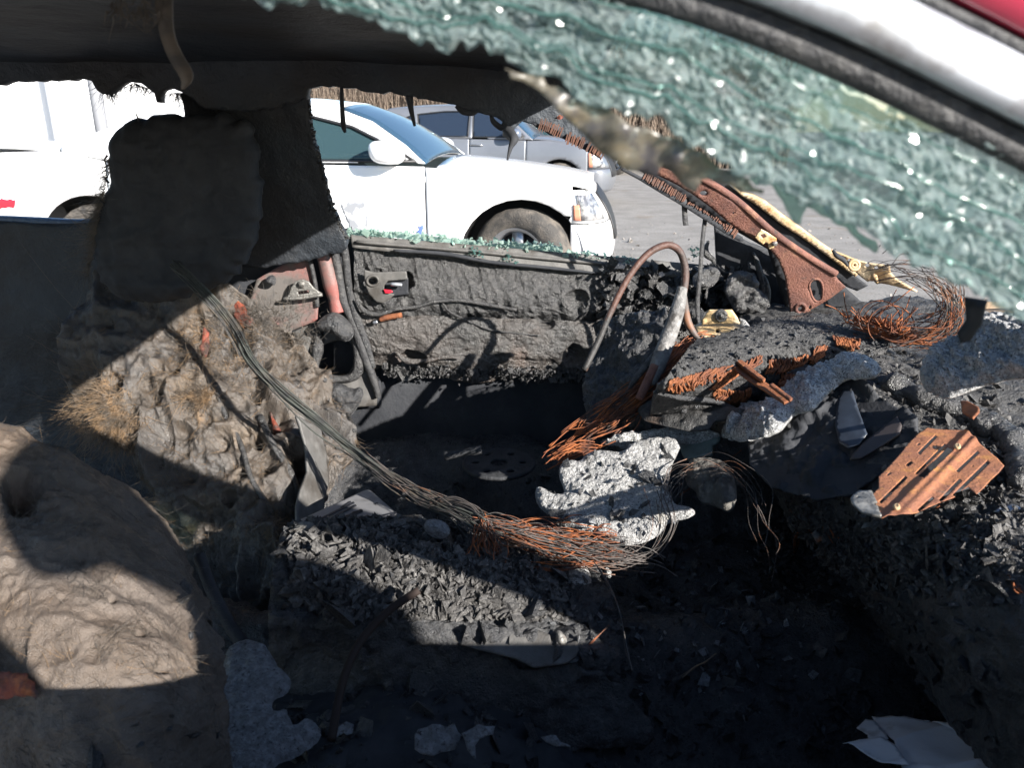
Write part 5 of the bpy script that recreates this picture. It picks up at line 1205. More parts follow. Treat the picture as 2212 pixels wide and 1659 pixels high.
gs = slab('glass_piece', za([(1480, 510), (1600, 460), (1750, 420), (1890, 400), (1860, 450), (1800, 500), (1790, 590), (1650, 620), (1530, 640), (1495, 590)]), plane3((1660, 960, 1.27), (1770, 950, 1.23), (1700, 1010, 1.20)), .010, .004, MT['green_shard'], None, back=.006, noise=[('f', 20, .003)])
tag(gs, 'smooth grey green slab of melted plastic beside the large pale sheet', 'plastic')
gs.name = 'melted_plastic'
cl = slab('charred_clump', rounded(za([(1500, 850), (1530, 740), (1600, 650), (1800, 640), (1940, 680), (2010, 800), (2030, 920), (2020, 1050), (1940, 1120), (1840, 1080), (1760, 1040), (1650, 1030), (1620, 930)]), 1), plane3((1500, 1010, 1.27), (1580, 1010, 1.24), (1540, 1090, 1.18)), .03, .0028, M('ash_clump', (.10, .095, .085), .85, mix=[((.19, .18, .16), 50, .45, .62), ((.05, .048, .045), 24, .5, .64)], bump=[(90, 1), (300, .6)], bdist=.008), None, rnd=.035, noise=[('f', 25, .014), ('b', 70, .007), ('f', 180, .003)], jg=(.006, .002, 5))
tag(cl, 'grey brown clump of ash under looped rusty wires', 'ash')

# ------------------------------------------------------------------ centre stack: dark shell and rusted plate
st = thing('stereo_unit', 'rusted slotted metal case of the stereo set in charred dashboard', 'stereo', (0, 0, 0))
_a, _b, _c = zp([(1100, 350)])[0], zp([(1950, 750)])[0], zp([(560, 1380)])[0]
plP = plane3((*_a, atz(*_a, .862)[1]), (*_b, atz(*_b, .872)[1]), (*_c, atz(*_c, .870)[1]))
def zslot(a, b, w):
    a = np.array(a, float); b = np.array(b, float); d = (b - a) / np.linalg.norm(b - a); n = np.array([-d[1], d[0]]) * w * 1.35
    return zp([tuple(a + n), tuple(b + n), tuple(b - n), tuple(a - n)])
slots = [zslot((980, 630), (1185, 425), 12), zslot((840, 770), (900, 722), 12), zslot((950, 865), (1290, 525), 9), zslot((1010, 920), (1350, 590), 30), zslot((530, 1200), (835, 900), 12), zslot((1430, 840), (1680, 605), 12),
         zslot((1230, 1180), (1470, 930), 14), zslot((980, 1295), (1150, 1140), 12), zslot((1390, 1120), (1800, 720), 14)]
sq = [zp([(1150, 550), (1185, 530), (1195, 560), (1160, 575)]), zp([(610, 870), (650, 840), (660, 855), (620, 890)]), zp([(960, 520), (990, 500), (1000, 520), (970, 535)]), zp([(1612 + 10 * math.cos(a), 776 + 10 * math.sin(a)) for a in np.linspace(0, 6.28, 8)[:-1]])]
def ribs(uv): return 0
pu, pv = basis(plP[1])
plate_px = zp([(1080, 330), (1180, 345), (1520, 358), (1610, 430), (1680, 500), (1800, 600), (1900, 680), (1985, 770), (1920, 850), (1830, 930), (1740, 1030), (1660, 1100), (1600, 1050), (1560, 1010), (1480, 1060), (1390, 1140), (1230, 1195), (1100, 1250), (960, 1320), (820, 1360), (700, 1378), (620, 1380), (550, 1405), (520, 1370), (480, 1230), (430, 1110), (515, 1030), (512, 900), (620, 790), (790, 600), (860, 510), (960, 410)])
rib_dir = None
A_ = atp(*zp([(640, 1370)])[0], plP); B_ = atp(*zp([(1540, 420)])[0], plP)
A2 = atp(*zp([(780, 1370)])[0], plP); B2 = atp(*zp([(1620, 490)])[0], plP)
def ribbend(uv):
    Pw = plP[0] + uv[:, :1] * pu + uv[:, 1:] * pv; out = np.zeros(len(Pw))
    for a, b in ((A_, B_), (A2, B2)):
        d = (b - a) / np.linalg.norm(b - a); nrm = np.cross(plP[1], d); t = (Pw - a) @ nrm
        out += .004 * np.exp(-(t / .006) ** 2)
    return out - .004
pl_o = slab('rusted_plate', plate_px, plP, .0006, .0015, M('plate_rust', (.34, .135, .06), .78, mix=[((.25, .10, .055), 20, .42, .6), ((.45, .20, .06), 30, .56, .68), ((.14, .07, .04), 70, .62, .72), ((.22, .19, .14), 9, .66, .76)], bump=[(160, 1), (520, .5)], bdist=.002), st, back=.0006, holes=slots + sq, bend=ribbend, noise=[('f', 40, .0008)])
for x, y in ((1430, 605), (720, 1318)):
    for rr, w in ((22, .0022), (9, .002)):
        tube('rivet', [atp(*zp([(x + rr * math.cos(a), y + rr * math.sin(a))])[0], plP) + plP[1] * .004 for a in np.linspace(0, 6.28, 12)], w, MT['tan'], pl_o, n=16, seg=6)
pb = (plP[0] - plP[1] * .035, plP[1])
slab('back_plate', zp([(480, 1150), (560, 900), (1080, 380), (1560, 430), (1900, 760), (1640, 1050), (640, 1340)]), pb, .002, .006, MT['soot'], st, back=.002)
slab('tab', zp([(180, 1210), (220, 1160), (290, 1120), (430, 1112), (480, 1230), (530, 1370), (545, 1410), (440, 1400), (300, 1350), (200, 1260)]), plP, .003, .003, MT['steel'], st, back=.003, noise=[('f', 40, .003)], holes=[zp([(465, 1250), (495, 1245), (490, 1280), (465, 1280)]), zp([(250, 1190), (290, 1165), (280, 1195), (255, 1210)])])
slab('lug', zp([(1480, 60), (1560, 60), (1690, 130), (1695, 180), (1620, 260), (1500, 190)]), plane3((*zp([(1480, 60)])[0], 1.12), (*zp([(1690, 130)])[0], 1.05), (*zp([(1600, 250)])[0], 1.02)), .003, .003, MT['rust'], st, back=.003)
shell = bpy.data.objects.new('centre_stack', None); COL.objects.link(shell); shell.parent = car0
plC = plane3((1660, 990, 1.20), (1880, 830, 1.23), (1830, 1130, 1.02))
slab('panel', zq([(700, 930), (1050, 880), (1400, 560), (1560, 370), (1620, 380), (1900, 560), (2250, 760), (2250, 900), (1900, 1280), (1650, 1450), (1300, 1500), (900, 1400), (700, 1200)]), plC, .008, .004, MT['soot'], shell, back=.02, noise=[('f', 14, .03), ('f', 50, .014), ('b', 120, .005)])
plC2 = (plC[0] + plC[1] * .012, plC[1])
slab('pane', zq([(1500, 600), (1560, 490), (1640, 480), (1680, 620), (1730, 760), (1780, 900), (1700, 1000), (1600, 1030), (1520, 980), (1480, 820)]), plC2, .003, .004, M('blue_lit_pane', (.05, .062, .085), .35, mix=[((.025, .03, .04), 14, .42, .62)]), shell, back=.002)  # faint blue light on the pane is put into its colour
slab('pane', zq([(1650, 1090), (1740, 990), (2060, 740), (2100, 820), (2080, 900), (1900, 1020), (1720, 1130), (1620, 1140)]), plC2, .004, .004, M('brown_pane', (.05, .042, .042), .5), shell, back=.002)
slab('edge_clip', zq([(1450, 460), (1480, 440), (1500, 430), (1510, 450), (1480, 470), (1470, 488), (1450, 480)]), (plC[0] + plC[1] * .03, plC[1]), .003, .0025, MT['trim'], shell, back=.002)
tube('stack_edge', [atp(*p, plC) + plC[1] * .012 for p in zq([(1060, 880), (1160, 700), (1300, 560), (1420, 470), (1560, 370), (1640, 380)])], [.006, .008, .010, .008, .010, .006], MT['char'], shell, n=50, seg=8)
crest = [BASE.on(*p, .004)[0] for p in zp([(560, -160), (800, -40), (1000, 60), (1230, 90), (1480, 190), (1700, 300), (1880, 420), (2000, 560), (2080, 720), (2160, 900), (2220, 1080)])]
for k in range(2):
    q = smooth_path(np.array(crest) + rng.normal(0, .006, (len(crest), 3)), 90)
    V, Fc = tube_geo(q, .018 + .006 * fbm(q, 20, 2), 14); V = V + (fbm(V, 45, 4) * .011 + billow(V, 90, 2) * .006)[:, None] * np.array([.3, -.6, .7])
    mk('charred_crest', V, Fc, MT['char_shiny'], shell)

# char rubble on the dash front and centre
n = 3800
pp = []; sz = []
while len(pp) < n:
    c = random.choice([((2020, 1180), (150, 35)), ((1760, 1200), (70, 40)), ((2150, 1060), (60, 70)), ((1980, 880), (120, 50)), ((2000, 1240), (180, 60)), ((1720, 1130), (40, 30)), ((1900, 1200), (90, 40))])
    a, b = rng.normal(c[0][0], c[1][0]), rng.normal(c[0][1], c[1][1])
    pp.append(BASE.on(a, b, .004)[0]); sz.append(rng.gamma(1.6, .0017) + .0006)
rb = chips(np.array(pp), np.array(sz), 'char_rubble', MT['chip'], None)
tag(rb, 'flaky black char crumbs heaped along the dashboard front', 'rubble', kind='stuff')
for lab, poly, y0 in (('crinkled silvery scrap at the foot of the dashboard', zp([(1850, 1310), (1950, 1260), (2080, 1215), (2180, 1260), (2190, 1330), (2100, 1350), (1960, 1340)]), .90),
                      ('green grey flake below the rusted stereo case', zp([(310, 1530), (350, 1440), (430, 1420), (560, 1470), (500, 1500), (420, 1510)]), .98),
                      ('pale crumpled flake beside the upright rusty wires', zc(1576, 1182, 1000)([(1030, 350), (1090, 290), (1130, 320), (1110, 390), (1060, 410)]), .98)):
    c = np.mean(poly, 0); p, nn = BASE.on(*c, .012)
    o = slab('metal_scrap', poly, (p, nn * .3 + np.array([0, -.6, .6]) / 1.0), .002, .003, MT['steel' if 'silvery' not in lab else 'trim'], None, back=.001, bend=lambda uv: .012 * fbm(np.stack([uv[:, 0], uv[:, 1], uv[:, 0] * 0], 1), 40, 2))
    tag(o, lab, 'scrap')
# ================================================================== console and rubble
cn = thing('centre_console', 'burnt out console between the seats, heaped with black crumbs', 'console', (0, 0, 0))
def zrow(py0, z): return None
top = [[tuple(atz(px, 1128 + dy, .60 + dz)) for px, dy, dz in ((610, 6, 0), (760, 0, .005), (900, 2, .005), (1040, 14, .0), (1160, 40, -.02), (1290, 80, -.05))],
       [tuple(atz(px, 1190 + dy, .605 + dz)) for px, dy, dz in ((600, 0, 0), (760, 0, .008), (900, 0, .008), (1050, 10, .0), (1170, 30, -.02), (1310, 60, -.06))],
       [tuple(atz(px, 1250 + dy, .60 + dz)) for px, dy, dz in ((590, 0, 0), (740, 0, .008), (900, 0, .008), (1050, 10, .0), (1180, 30, -.02), (1320, 50, -.07))],
       [tuple(atz(px, 1310 + dy, .585 + dz)) for px, dy, dz in ((580, -10, 0), (730, 0, .0), (900, 10, .0), (1060, 20, -.01), (1190, 30, -.03), (1330, 50, -.09))],
       [tuple(aty(px, py, .985)) for px, py in ((580, 1350), (730, 1360), (900, 1370), (1060, 1385), (1190, 1400), (1340, 1430))],
       [tuple(aty(px, py, .98)) for px, py in ((580, 1500), (730, 1510), (900, 1520), (1060, 1530), (1190, 1540), (1340, 1560))],
       [tuple(aty(px, py, .98)) for px, py in ((580, 1640), (730, 1650), (900, 1660), (1060, 1670), (1190, 1680), (1340, 1690))]]
cb = patch('body', top, 130, 170, MT['char'], cn, noise=[('f', 12, .014), ('f', 40, .008), ('b', 100, .004)], thick=.02, world=True)
BASE.add(cb)
n = 5200; pp = []; sz = []
while len(pp) < n:
    a, b = rng.uniform(630, 1240), rng.uniform(1120, 1340)
    if b > 1150 + (a - 620) * .42 + 150: continue
    if rng.random() < np.clip((a - 1050) / 300, 0, .75): continue
    p, nn = BASE.on(a, b, .002); 
    if p[1] > 1.32: continue
    pp.append(p); sz.append(rng.gamma(2.4, .0018) + .0012)
rc = chips(np.array(pp), np.array(sz), 'console_crumbs', MT['chip'], None, flat=.75)
tag(rc, 'heap of angular black and grey crumbs on the console', 'rubble', kind='stuff')
tube('roll', P3([(632, 1215, 1.165), (645, 1180, 1.19), (658, 1148, 1.215), (660, 1132, 1.225)]), [.016, .021, .021, .015], M('ash_roll', (.15, .145, .135), .7, mix=[((.24, .23, .21), 60, .5, .64)], bump=[(60, 1, 'noise', (1, 1, 6)), (200, .6)], bdist=.006), cn, n=30, seg=14)
gp = slab('side_panel', zv([(690, 865), (780, 840), (1000, 880), (1240, 905), (1290, 930), (1300, 985), (1330, 990), (1440, 960), (1450, 1010), (1430, 1050), (1380, 1085), (1200, 1110), (1100, 1060), (850, 1000), (600, 900)]), plane3((960, 1345, 1.015), (1240, 1370, 1.00), (1100, 1440, .955)), .006, .004, MT['grey_plate'], cn, back=.004, noise=[('f', 12, .002)])
gp['label'] = 'plain grey side panel catching the light'
slab('lower_side', zv([(-200, 900), (690, 865), (1200, 1110), (1430, 1060), (1700, 1200), (1850, 1400), (1800, 1560), (-200, 1560)]), plane3((760, 1350, 1.00), (1240, 1400, .985), (1000, 1600, .93)), .004, .005, MT['char'], cn, back=.004, jg=(.02, .006, 4), noise=[('f', 10, .02), ('f', 35, .012), ('b', 90, .004)])
lg = slab('burnt_block', rounded(zv([(640, 730), (760, 650), (840, 600), (940, 590), (960, 640), (930, 720), (880, 780), (800, 840), (720, 850)]), 1), plane3((1090, 1250, 1.08), (1190, 1230, 1.08), (1120, 1320, 1.02)), .02, .003, MT['soot_brown'], None, rnd=.022, noise=[('f', 20, .01), ('f', 80, .004)], jg=(.006, .0015, 2))
tag(lg, 'brown charred block lying on the console edge', 'debris')
for lab, poly, mt, Yv, th in (('grey ash ball on the console behind the crumbs', zv([(585, 310), (610, 275), (670, 275), (720, 300), (740, 350), (700, 390), (640, 380), (600, 350)]), 'alu_dull', 1.16, .02),
                              ('grey crusted lump under the wire fan', zv([(1330, 600), (1400, 540), (1470, 510), (1510, 560), (1530, 640), (1490, 690), (1400, 680), (1340, 660)]), 'alu', 1.14, .02),
                              ('small yellowish lump under the wire fan', zv([(1290, 650), (1310, 615), (1350, 620), (1360, 655), (1330, 680)]), 'alu_white', 1.12, .012),
                              ('cream lump at the end of the wire fan', zv([(1590, 560), (1610, 540), (1640, 575), (1630, 605), (1600, 595)]), 'alu_white', 1.14, .010),
                              ('curled grey sheet below the wire fan', zv([(1220, 740), (1225, 660), (1290, 660), (1390, 690), (1400, 740), (1350, 760), (1290, 740)]), 'grey_plate', 1.08, .014),
                              ('cream flake beside the grey console panel', zv([(1470, 1060), (1480, 1010), (1540, 1020), (1600, 1050), (1580, 1090), (1520, 1105)]), 'alu_white', 1.00, .008),
                              ('grey flake standing on the grey console panel', zv([(1320, 960), (1325, 890), (1360, 900), (1390, 950), (1380, 990), (1340, 985)]), 'steel', .99, .008),
                              ('pale peg standing on the console rubble', zv([(1090, 870), (1095, 820), (1108, 820), (1112, 875)]), 'alu_white', 1.03, .006)):
    c = np.mean(poly, 0)
    o = slab('ash_lump', rounded(poly, 1), yplane(Yv, .5, aty(*c, Yv)[2]), th, .0024, MT[mt], None, rnd=th, noise=[('f', 40, .006), ('b', 120, .003)], jg=(.005, .001, 2))
    tag(o, lab, 'debris')
# licence plate in the shade behind the console
lp = thing('licence_plate', 'bent licence plate lying in shade behind the console crumbs', 'plate', (0, 0, 0))
plN = plane3((815, 1062, 1.42), (655, 1130, 1.26), (885, 1145, 1.24))
zl = zc(740, 1200, 360)
MT['plate_face'] = M('plate_face', (.24, .24, .25), .45, metal=.2, mix=[((.15, .15, .155), 20, .5, .7)])
MT['plate_ink'] = M('plate_ink', (.02, .022, .03), .6)
slab('sheet', rounded(zl([(40, 690), (300, 580), (1080, 215), (1160, 205), (1220, 250), (1800, 760), (1400, 1100), (300, 1100)]), 1), plN, .0015, .004, MT['plate_face'], lp, back=.001)
up_ = (plN[0] + plN[1] * .003, plN[1])
for a, b, w in (((430, 640), (930, 400), 16), ((520, 660), (960, 440), 14), ((720, 480), (880, 385), 12), ((640, 690), (1050, 520), 24), ((900, 560), (1060, 520), 14), ((760, 745), (1150, 610), 22), ((700, 660), (820, 600), 12), ((950, 760), (1240, 650), 18)):
    a = np.array(a, float); b = np.array(b, float); d = (b - a) / np.linalg.norm(b - a); q = np.array([-d[1], d[0]]) * w
    slab('digit_stroke', zl([tuple(a + q), tuple(b + q), tuple(b - q), tuple(a - q)]), up_, .0006, .004, MT['plate_ink'], lp, back=.0004)
slab('bolt_hole', zl([(1275 + 28 * math.cos(t), 415 + 16 * math.sin(t)) for t in np.linspace(0, 6.28, 10)[:-1]]), up_, .0006, .002, MT['plate_ink'], lp, back=.0004)
fc = bpy.data.curves.new('state_name', 'FONT'); fc.body = 'MISSOURI'; fc.size = .042; fc.extrude = .0004; fc.align_x = 'LEFT'
fo = bpy.data.objects.new('state_name', fc); COL.objects.link(fo); fo.parent = lp; fc.materials.append(MT['plate_ink'])
p0_ = atp(*zl([(1350, 590)])[0], up_) + plN[1] * .001; p1_ = atp(*zl([(1640, 800)])[0], up_) + plN[1] * .001
xd = p1_ - p0_; xd /= np.linalg.norm(xd); zd_ = plN[1]; yd = np.cross(zd_, xd)
fmat = Matrix(((xd[0], yd[0], zd_[0], p0_[0]), (xd[1], yd[1], zd_[1], p0_[1]), (xd[2], yd[2], zd_[2], p0_[2]), (0, 0, 0, 1)))
fo.matrix_world = fmat; bpy.context.view_layer.update()
fm = bpy.data.meshes.new_from_object(fo.evaluated_get(bpy.context.evaluated_depsgraph_get()))
bpy.data.objects.remove(fo)
fo = bpy.data.objects.new('state_name', fm); COL.objects.link(fo); fo.parent = lp; fo.matrix_world = fmat
# brake disc in the dark behind
MT['disc'] = M('disc', (.025, .027, .031), .75, mix=[((.04, .042, .046), 40, .45, .6)], bump=[(150, 1)], bdist=.004)
hb = thing('metal_disc', 'round pierced metal disc in the shade below the driver door', 'disc', (0, 0, 0))
c0 = atz(1078, 1005, .50); ang = np.linspace(0, 2 * math.pi, 40)[:-1]
ringp = [(c0[0] + .085 * math.cos(a), c0[1] + .085 * math.sin(a), .50) for a in ang]
hol = [[(c0[0] + r0 * math.cos(b) + r1 * math.cos(a), c0[1] + r0 * math.sin(b) + r1 * math.sin(a), .50) for a in np.linspace(0, 6.28, 10)[:-1]] for r0, r1, b in [(0, .022, 0)] + [(.058, .010, k * 1.047) for k in range(6)]]
slab('plate', ringp, zplane(.50), .008, .005, MT['disc'], hb, back=.004, holes=hol, world=True, noise=[('f', 40, .002)])
tube('rim', [(x, y, .504) for x, y, z in ringp] + [(ringp[0][0], ringp[0][1], .504)], .006, MT['disc'], hb, n=60, seg=7)
tube('stub', P3([(960, 985, 1.66), (1000, 978, 1.66), (1040, 972, 1.66)]), [.012, .008, .012], MT['disc'], hb, n=16, seg=7)
BASE.add(bpy.data.objects['plate']) if False else None
# ================================================================== wires
def bundle(name, label, ctrl, spread, n, r, mat, seg=4, k=40, frac=(0, 1), cat='wires', seed=0, parent=None, fan=None):
    rg = np.random.default_rng(seed); C = P3(ctrl); sp = []
    for i in range(n):
        off = rg.normal(0, 1, 3); Q = C.copy()
        for j in range(len(Q)):
            s_ = np.interp(j / (len(Q) - 1), np.linspace(0, 1, len(spread)), spread)
            Q[j] = Q[j] + off * s_ * np.array([1, .6, .8]) + rg.normal(0, s_ * .5, 3)
        a = rg.uniform(0, frac[0]) if frac[0] else 0; b = 1 - (rg.uniform(0, 1 - frac[1]) if frac[1] < 1 else 0)
        P_ = smooth_path(Q, 60); P_ = P_[int(a * 59): max(int(a * 59) + 4, int(b * 59) + 1)]
        sp.append((P_, r * .72 * rg.uniform(.6, 1.4), k))
    o = strands(sp, name, MT[mat], parent, seg)
    if parent is None: tag(o, label, cat)
    return o
har = thing('wiring_harness', 'long bundle of bare wires sagging from the driver seat to the console', 'wires', (0, 0, 0))
path = [(380, 570, 1.60), (440, 630, 1.58), (500, 700, 1.55), (545, 780, 1.50), (610, 850, 1.46), (690, 915, 1.43), (780, 985, 1.38), (860, 1040, 1.32), (930, 1085, 1.26), (1000, 1110, 1.20), (1045, 1140, 1.16)]
bundle('wire_bundle', '', path, [.005, .005, .004, .005, .006, .005, .005, .006, .009, .010], 24, .0018, 'wire_green', parent=har, seed=1, k=50)
bundle('wire_bundle', '', path[6:], [.006, .010, .014, .014], 26, .0013, 'wire_grey', parent=har, seed=2, frac=(.3, 1), k=30)
bundle('loose_wire', '', [(930, 1085, 1.25), (980, 1078, 1.23), (1020, 1095, 1.20), (1042, 1125, 1.17), (1048, 1160, 1.15)], [.002, .003, .002], 3, .0018, 'wire_grey', parent=har, seed=3, k=30)
fan = thing('wire_fan', 'fan of rusty wire ends spread across the console', 'wires', (0, 0, 0))
bundle('strands', '', [(1040, 1135, 1.165), (1100, 1150, 1.155), (1180, 1170, 1.15), (1260, 1190, 1.145), (1340, 1200, 1.14), (1430, 1222, 1.13)], [.010, .014, .016, .018, .022, .012], 60, .0012, 'wire_grey', parent=fan, seed=4, frac=(.3, .7))
bundle('strands', '', [(1040, 1130, 1.165), (1110, 1150, 1.155), (1200, 1168, 1.15), (1290, 1180, 1.14), (1350, 1172, 1.14)], [.008, .014, .018, .020, .014], 46, .0013, 'rust_wire', parent=fan, seed=5, frac=(.4, .7))
bundle('strands', '', [(1045, 1130, 1.165), (1052, 1170, 1.14), (1056, 1210, 1.12), (1058, 1250, 1.10)], [.006, .012, .016, .016], 34, .0012, 'rust_wire', parent=fan, seed=6, frac=(0, .6), k=16)
bundle('strands', '', [(1290, 1190, 1.14), (1370, 1175, 1.16), (1420, 1120, 1.18), (1445, 1060, 1.20), (1470, 1020, 1.22), (1540, 990, 1.22)], [.014, .016, .012, .010, .012, .016], 16, .0010, 'wire_grey', parent=fan, seed=7, frac=(.3, .7), k=36)
bundle('strands', '', [(1240, 1200, 1.13), (1320, 1215, 1.13), (1400, 1190, 1.14), (1440, 1130, 1.15), (1438, 1070, 1.17)], [.010, .012, .010, .008, .012], 9, .0011, 'wire_grey', parent=fan, seed=8, k=36)
bundle('strands', '', [(1120, 1215, 1.12), (1200, 1225, 1.12), (1290, 1215, 1.13)], [.004, .006, .006], 6, .0013, 'rust_wire', parent=fan, seed=9, k=20)
rb_ = thing('rusty_wire_bundle', 'sheaf of orange rusted wires running down from the dashboard pad', 'wires', (0, 0, 0))
main = [(1185, 990, 1.36), (1240, 945, 1.38), (1310, 905, 1.39), (1370, 860, 1.41), (1420, 815, 1.44), (1460, 770, 1.48), (1500, 742, 1.52), (1535, 735, 1.55)]
bundle('strands', '', main, [.012, .016, .018, .014, .014, .012, .008], 90, .0014, 'rust_wire', parent=rb_, seed=11, frac=(.45, .6))
bundle('strands', '', [(1190, 1000, 1.35), (1220, 978, 1.355), (1260, 966, 1.36), (1300, 970, 1.36)], [.006, .008, .008, .006], 22, .0013, 'rust_wire', parent=rb_, seed=12, frac=(.3, .6), k=18)
bundle('strands', '', [(1435, 820, 1.40), (1437, 860, 1.38), (1443, 895, 1.36), (1440, 885, 1.36)], [.004, .004, .005], 8, .0014, 'rust_wire', parent=rb_, seed=13, k=14)
bundle('strands', '', [(1330, 905, 1.38), (1400, 850, 1.40), (1470, 800, 1.42), (1520, 780, 1.44)], [.006, .008, .010, .010], 14, .0014, 'rust_wire', parent=rb_, seed=14, frac=(.3, .6), k=24)
lp2 = thing('wire_loops', 'nest of looped rusty wires at the screen base', 'wires', (0, 0, 0))
bundle('arch', '', [(1960, 745, 1.36), (2030, 720, 1.35), (2058, 680, 1.34), (2055, 640, 1.34), (2030, 605, 1.34), (1985, 582, 1.36), (1930, 580, 1.38), (1880, 595, 1.42)], [.012, .012, .012, .012, .014, .016, .014, .010], 44, .0009, 'wire_grey', parent=lp2, seed=21, frac=(.2, .6))
bundle('arch', '', [(1930, 730, 1.36), (2010, 715, 1.35), (2050, 690, 1.34), (2058, 650, 1.34), (2040, 615, 1.34)], [.012, .014, .012, .012, .014], 40, .0011, 'rust_wire', parent=lp2, seed=22, frac=(.3, .5))
bundle('tangle', '', [(1830, 690, 1.46), (1880, 705, 1.42), (1940, 725, 1.38), (2000, 735, 1.36), (2060, 765, 1.33)], [.010, .010, .010, .010, .006], 60, .0012, 'rust_wire', parent=lp2, seed=23, frac=(.6, .4), k=18)
for k in range(70):
    pass
sp = []
rg = np.random.default_rng(33)
for k in range(110):
    a, b = rg.uniform(1825, 1960), 0; b = 688 + (a - 1825) * .30 + rg.normal(0, 5); p = aty(a, b, 1.45 - (a - 1825) * .0007)
    d = np.array([rg.normal(0, .5), rg.normal(-.2, .3), abs(rg.normal(.6, .4))]); L = rg.gamma(3, .010)
    sp.append((np.array([p, p + d * L * .5 + rg.normal(0, .004, 3), p + d * L]), .0010, 7))
for cx, cy, r_, yy in ((1900, 690, 45, 1.40), (1925, 705, 50, 1.38)):
    an = np.linspace(rg.uniform(2, 3), rg.uniform(7, 8), 14)
    sp.append((P3([(cx + r_ * math.cos(a), cy + r_ * .9 * math.sin(a), yy) for a in an]), .0011, 50))
strands(sp, 'sprigs', MT['rust_wire'], lp2, 4)
th_ = thing('loose_wires', 'thin dark wires curling down beside the ash clump', 'wires', (0, 0, 0))
bundle('strands', '', [(1440, 1075, 1.19), (1480, 1020, 1.18), (1530, 1000, 1.16), (1580, 1010, 1.14), (1620, 1060, 1.10), (1650, 1130, 1.06), (1662, 1200, 1.02), (1640, 1260, 1.00)], [.010, .012, .014, .016, .016, .018, .020, .022], 9, .0005, 'wire_grey', parent=th_, seed=41, frac=(.3, .5))
bundle('strands', '', [(1280, 1210, 1.10), (1315, 1265, 1.06), (1340, 1330, 1.02), (1352, 1400, .99), (1366, 1450, .96)], [.002, .003, .003], 2, .0012, 'wire_grey', parent=th_, seed=42)
bundle('strands', '', [(1100, 1215, 1.10), (1105, 1270, 1.07), (1108, 1330, 1.04)], [.002, .003], 2, .0008, 'wire_grey', parent=th_, seed=43)
zw = zc(1576, 1182, 1000)
for i, (lab, pts, nn, w) in enumerate((('bunch of four straight rusty wires standing in the dash rubble', [(880, 50), (1000, 170), (1100, 290), (1165, 390)], 4, .006),
                                      ('single rusty wire leaning beside the wire bunch', [(910, 225), (970, 290), (1030, 360)], 2, .002),
                                      ('long straight rusty wire crossing the ash clump', [(300, 140), (400, 70), (500, 0), (640, -110)], 2, .0015),
                                      ('short splayed rusty wires left of the wire bunch', [(945, 460), (955, 400), (970, 350)], 5, .004),
                                      ('rusty wire pair lying under the stereo case', [(1470, 325), (1570, 280), (1650, 240), (1730, 212)], 3, .003),
                                      ('short rusty wire propped by the grey console panel', [(-160, 100), (-60, 10), (30, -90)], 2, .002),
                                      ('pale splintered stick in the dark footwell', [(290, 1160), (380, 1100), (440, 1060), (495, 1022)], 3, .003),
                                      ('rusty wire hook at the far right of the footwell', [(2150, 590), (2170, 640), (2215, 690)], 3, .004))):
    P_ = zw(pts); Yb = [BASE.on(*p, .015)[0][1] for p in P_]; Yb = np.interp(np.linspace(0, 1, len(P_)), [0, 1], [Yb[0], Yb[-1]])
    if 'propped' in lab: P_ = zv([(1465, 1050), (1530, 970), (1625, 870)]); Yb = [.99, 1.0, 1.02]
    bundle('rusty_wire' if 'stick' not in lab else 'wood_splinter', lab, [(p[0], p[1], y) for p, y in zip(P_, Yb)], [w, w, w * .7], nn, .0016, 'rust_wire' if 'stick' not in lab else 'fibre', seed=60 + i, k=16, cat='wire' if 'stick' not in lab else 'stick')
# ================================================================== dark foreground: melted pool, flakes, paper
zf = zc(0, 1182, 1000)
pl1 = plane3((500, 1420, .92), (420, 1600, .78), (680, 1600, .80))
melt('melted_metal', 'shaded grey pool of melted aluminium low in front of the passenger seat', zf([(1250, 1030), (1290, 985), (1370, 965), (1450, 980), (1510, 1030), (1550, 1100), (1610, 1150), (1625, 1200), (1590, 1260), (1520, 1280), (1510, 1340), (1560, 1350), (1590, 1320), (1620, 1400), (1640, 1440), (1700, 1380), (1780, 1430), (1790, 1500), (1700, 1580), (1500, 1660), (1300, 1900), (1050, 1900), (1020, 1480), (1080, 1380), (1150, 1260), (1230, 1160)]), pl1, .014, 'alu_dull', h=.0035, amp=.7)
for lab, poly, Yv in (('shaded grey flake low at the bottom beside a torn silver strip', zv([(540, 1480), (640, 1420), (760, 1415), (800, 1480), (760, 1560), (640, 1600), (540, 1560)]), .80),
                      ('torn silver strip at the bottom edge', zv([(800, 1470), (860, 1440), (985, 1430), (975, 1475), (900, 1500), (880, 1620), (830, 1560)]), .79),
                      ('small shaded flake right of the torn silver strip', zv([(1240, 1490), (1290, 1480), (1350, 1520), (1420, 1550), (1330, 1545), (1270, 1520)]), .82),
                      ('small shaded flake right of the grey pool', zf([(1850, 1470), (1900, 1420), (1970, 1420), (1950, 1500), (1870, 1530)]), .84)):
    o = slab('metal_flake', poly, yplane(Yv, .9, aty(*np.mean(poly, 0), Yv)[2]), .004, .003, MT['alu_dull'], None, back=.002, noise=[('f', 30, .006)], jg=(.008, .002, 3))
    tag(o, lab, 'scrap')
zpp = zc(2100, 1780, 476)
pw = thing('paper_sheet', 'crumpled white paper lying in the dark near footwell', 'paper', (0, 0, 0))
plQ = plane3((1850, 1600, .90), (2150, 1620, .80), (2000, 1700, .74))
def crump(a): return lambda uv: a * billow(np.stack([uv[:, 0], uv[:, 1], uv[:, 0] * 0 + 3], 1), 9, 2)
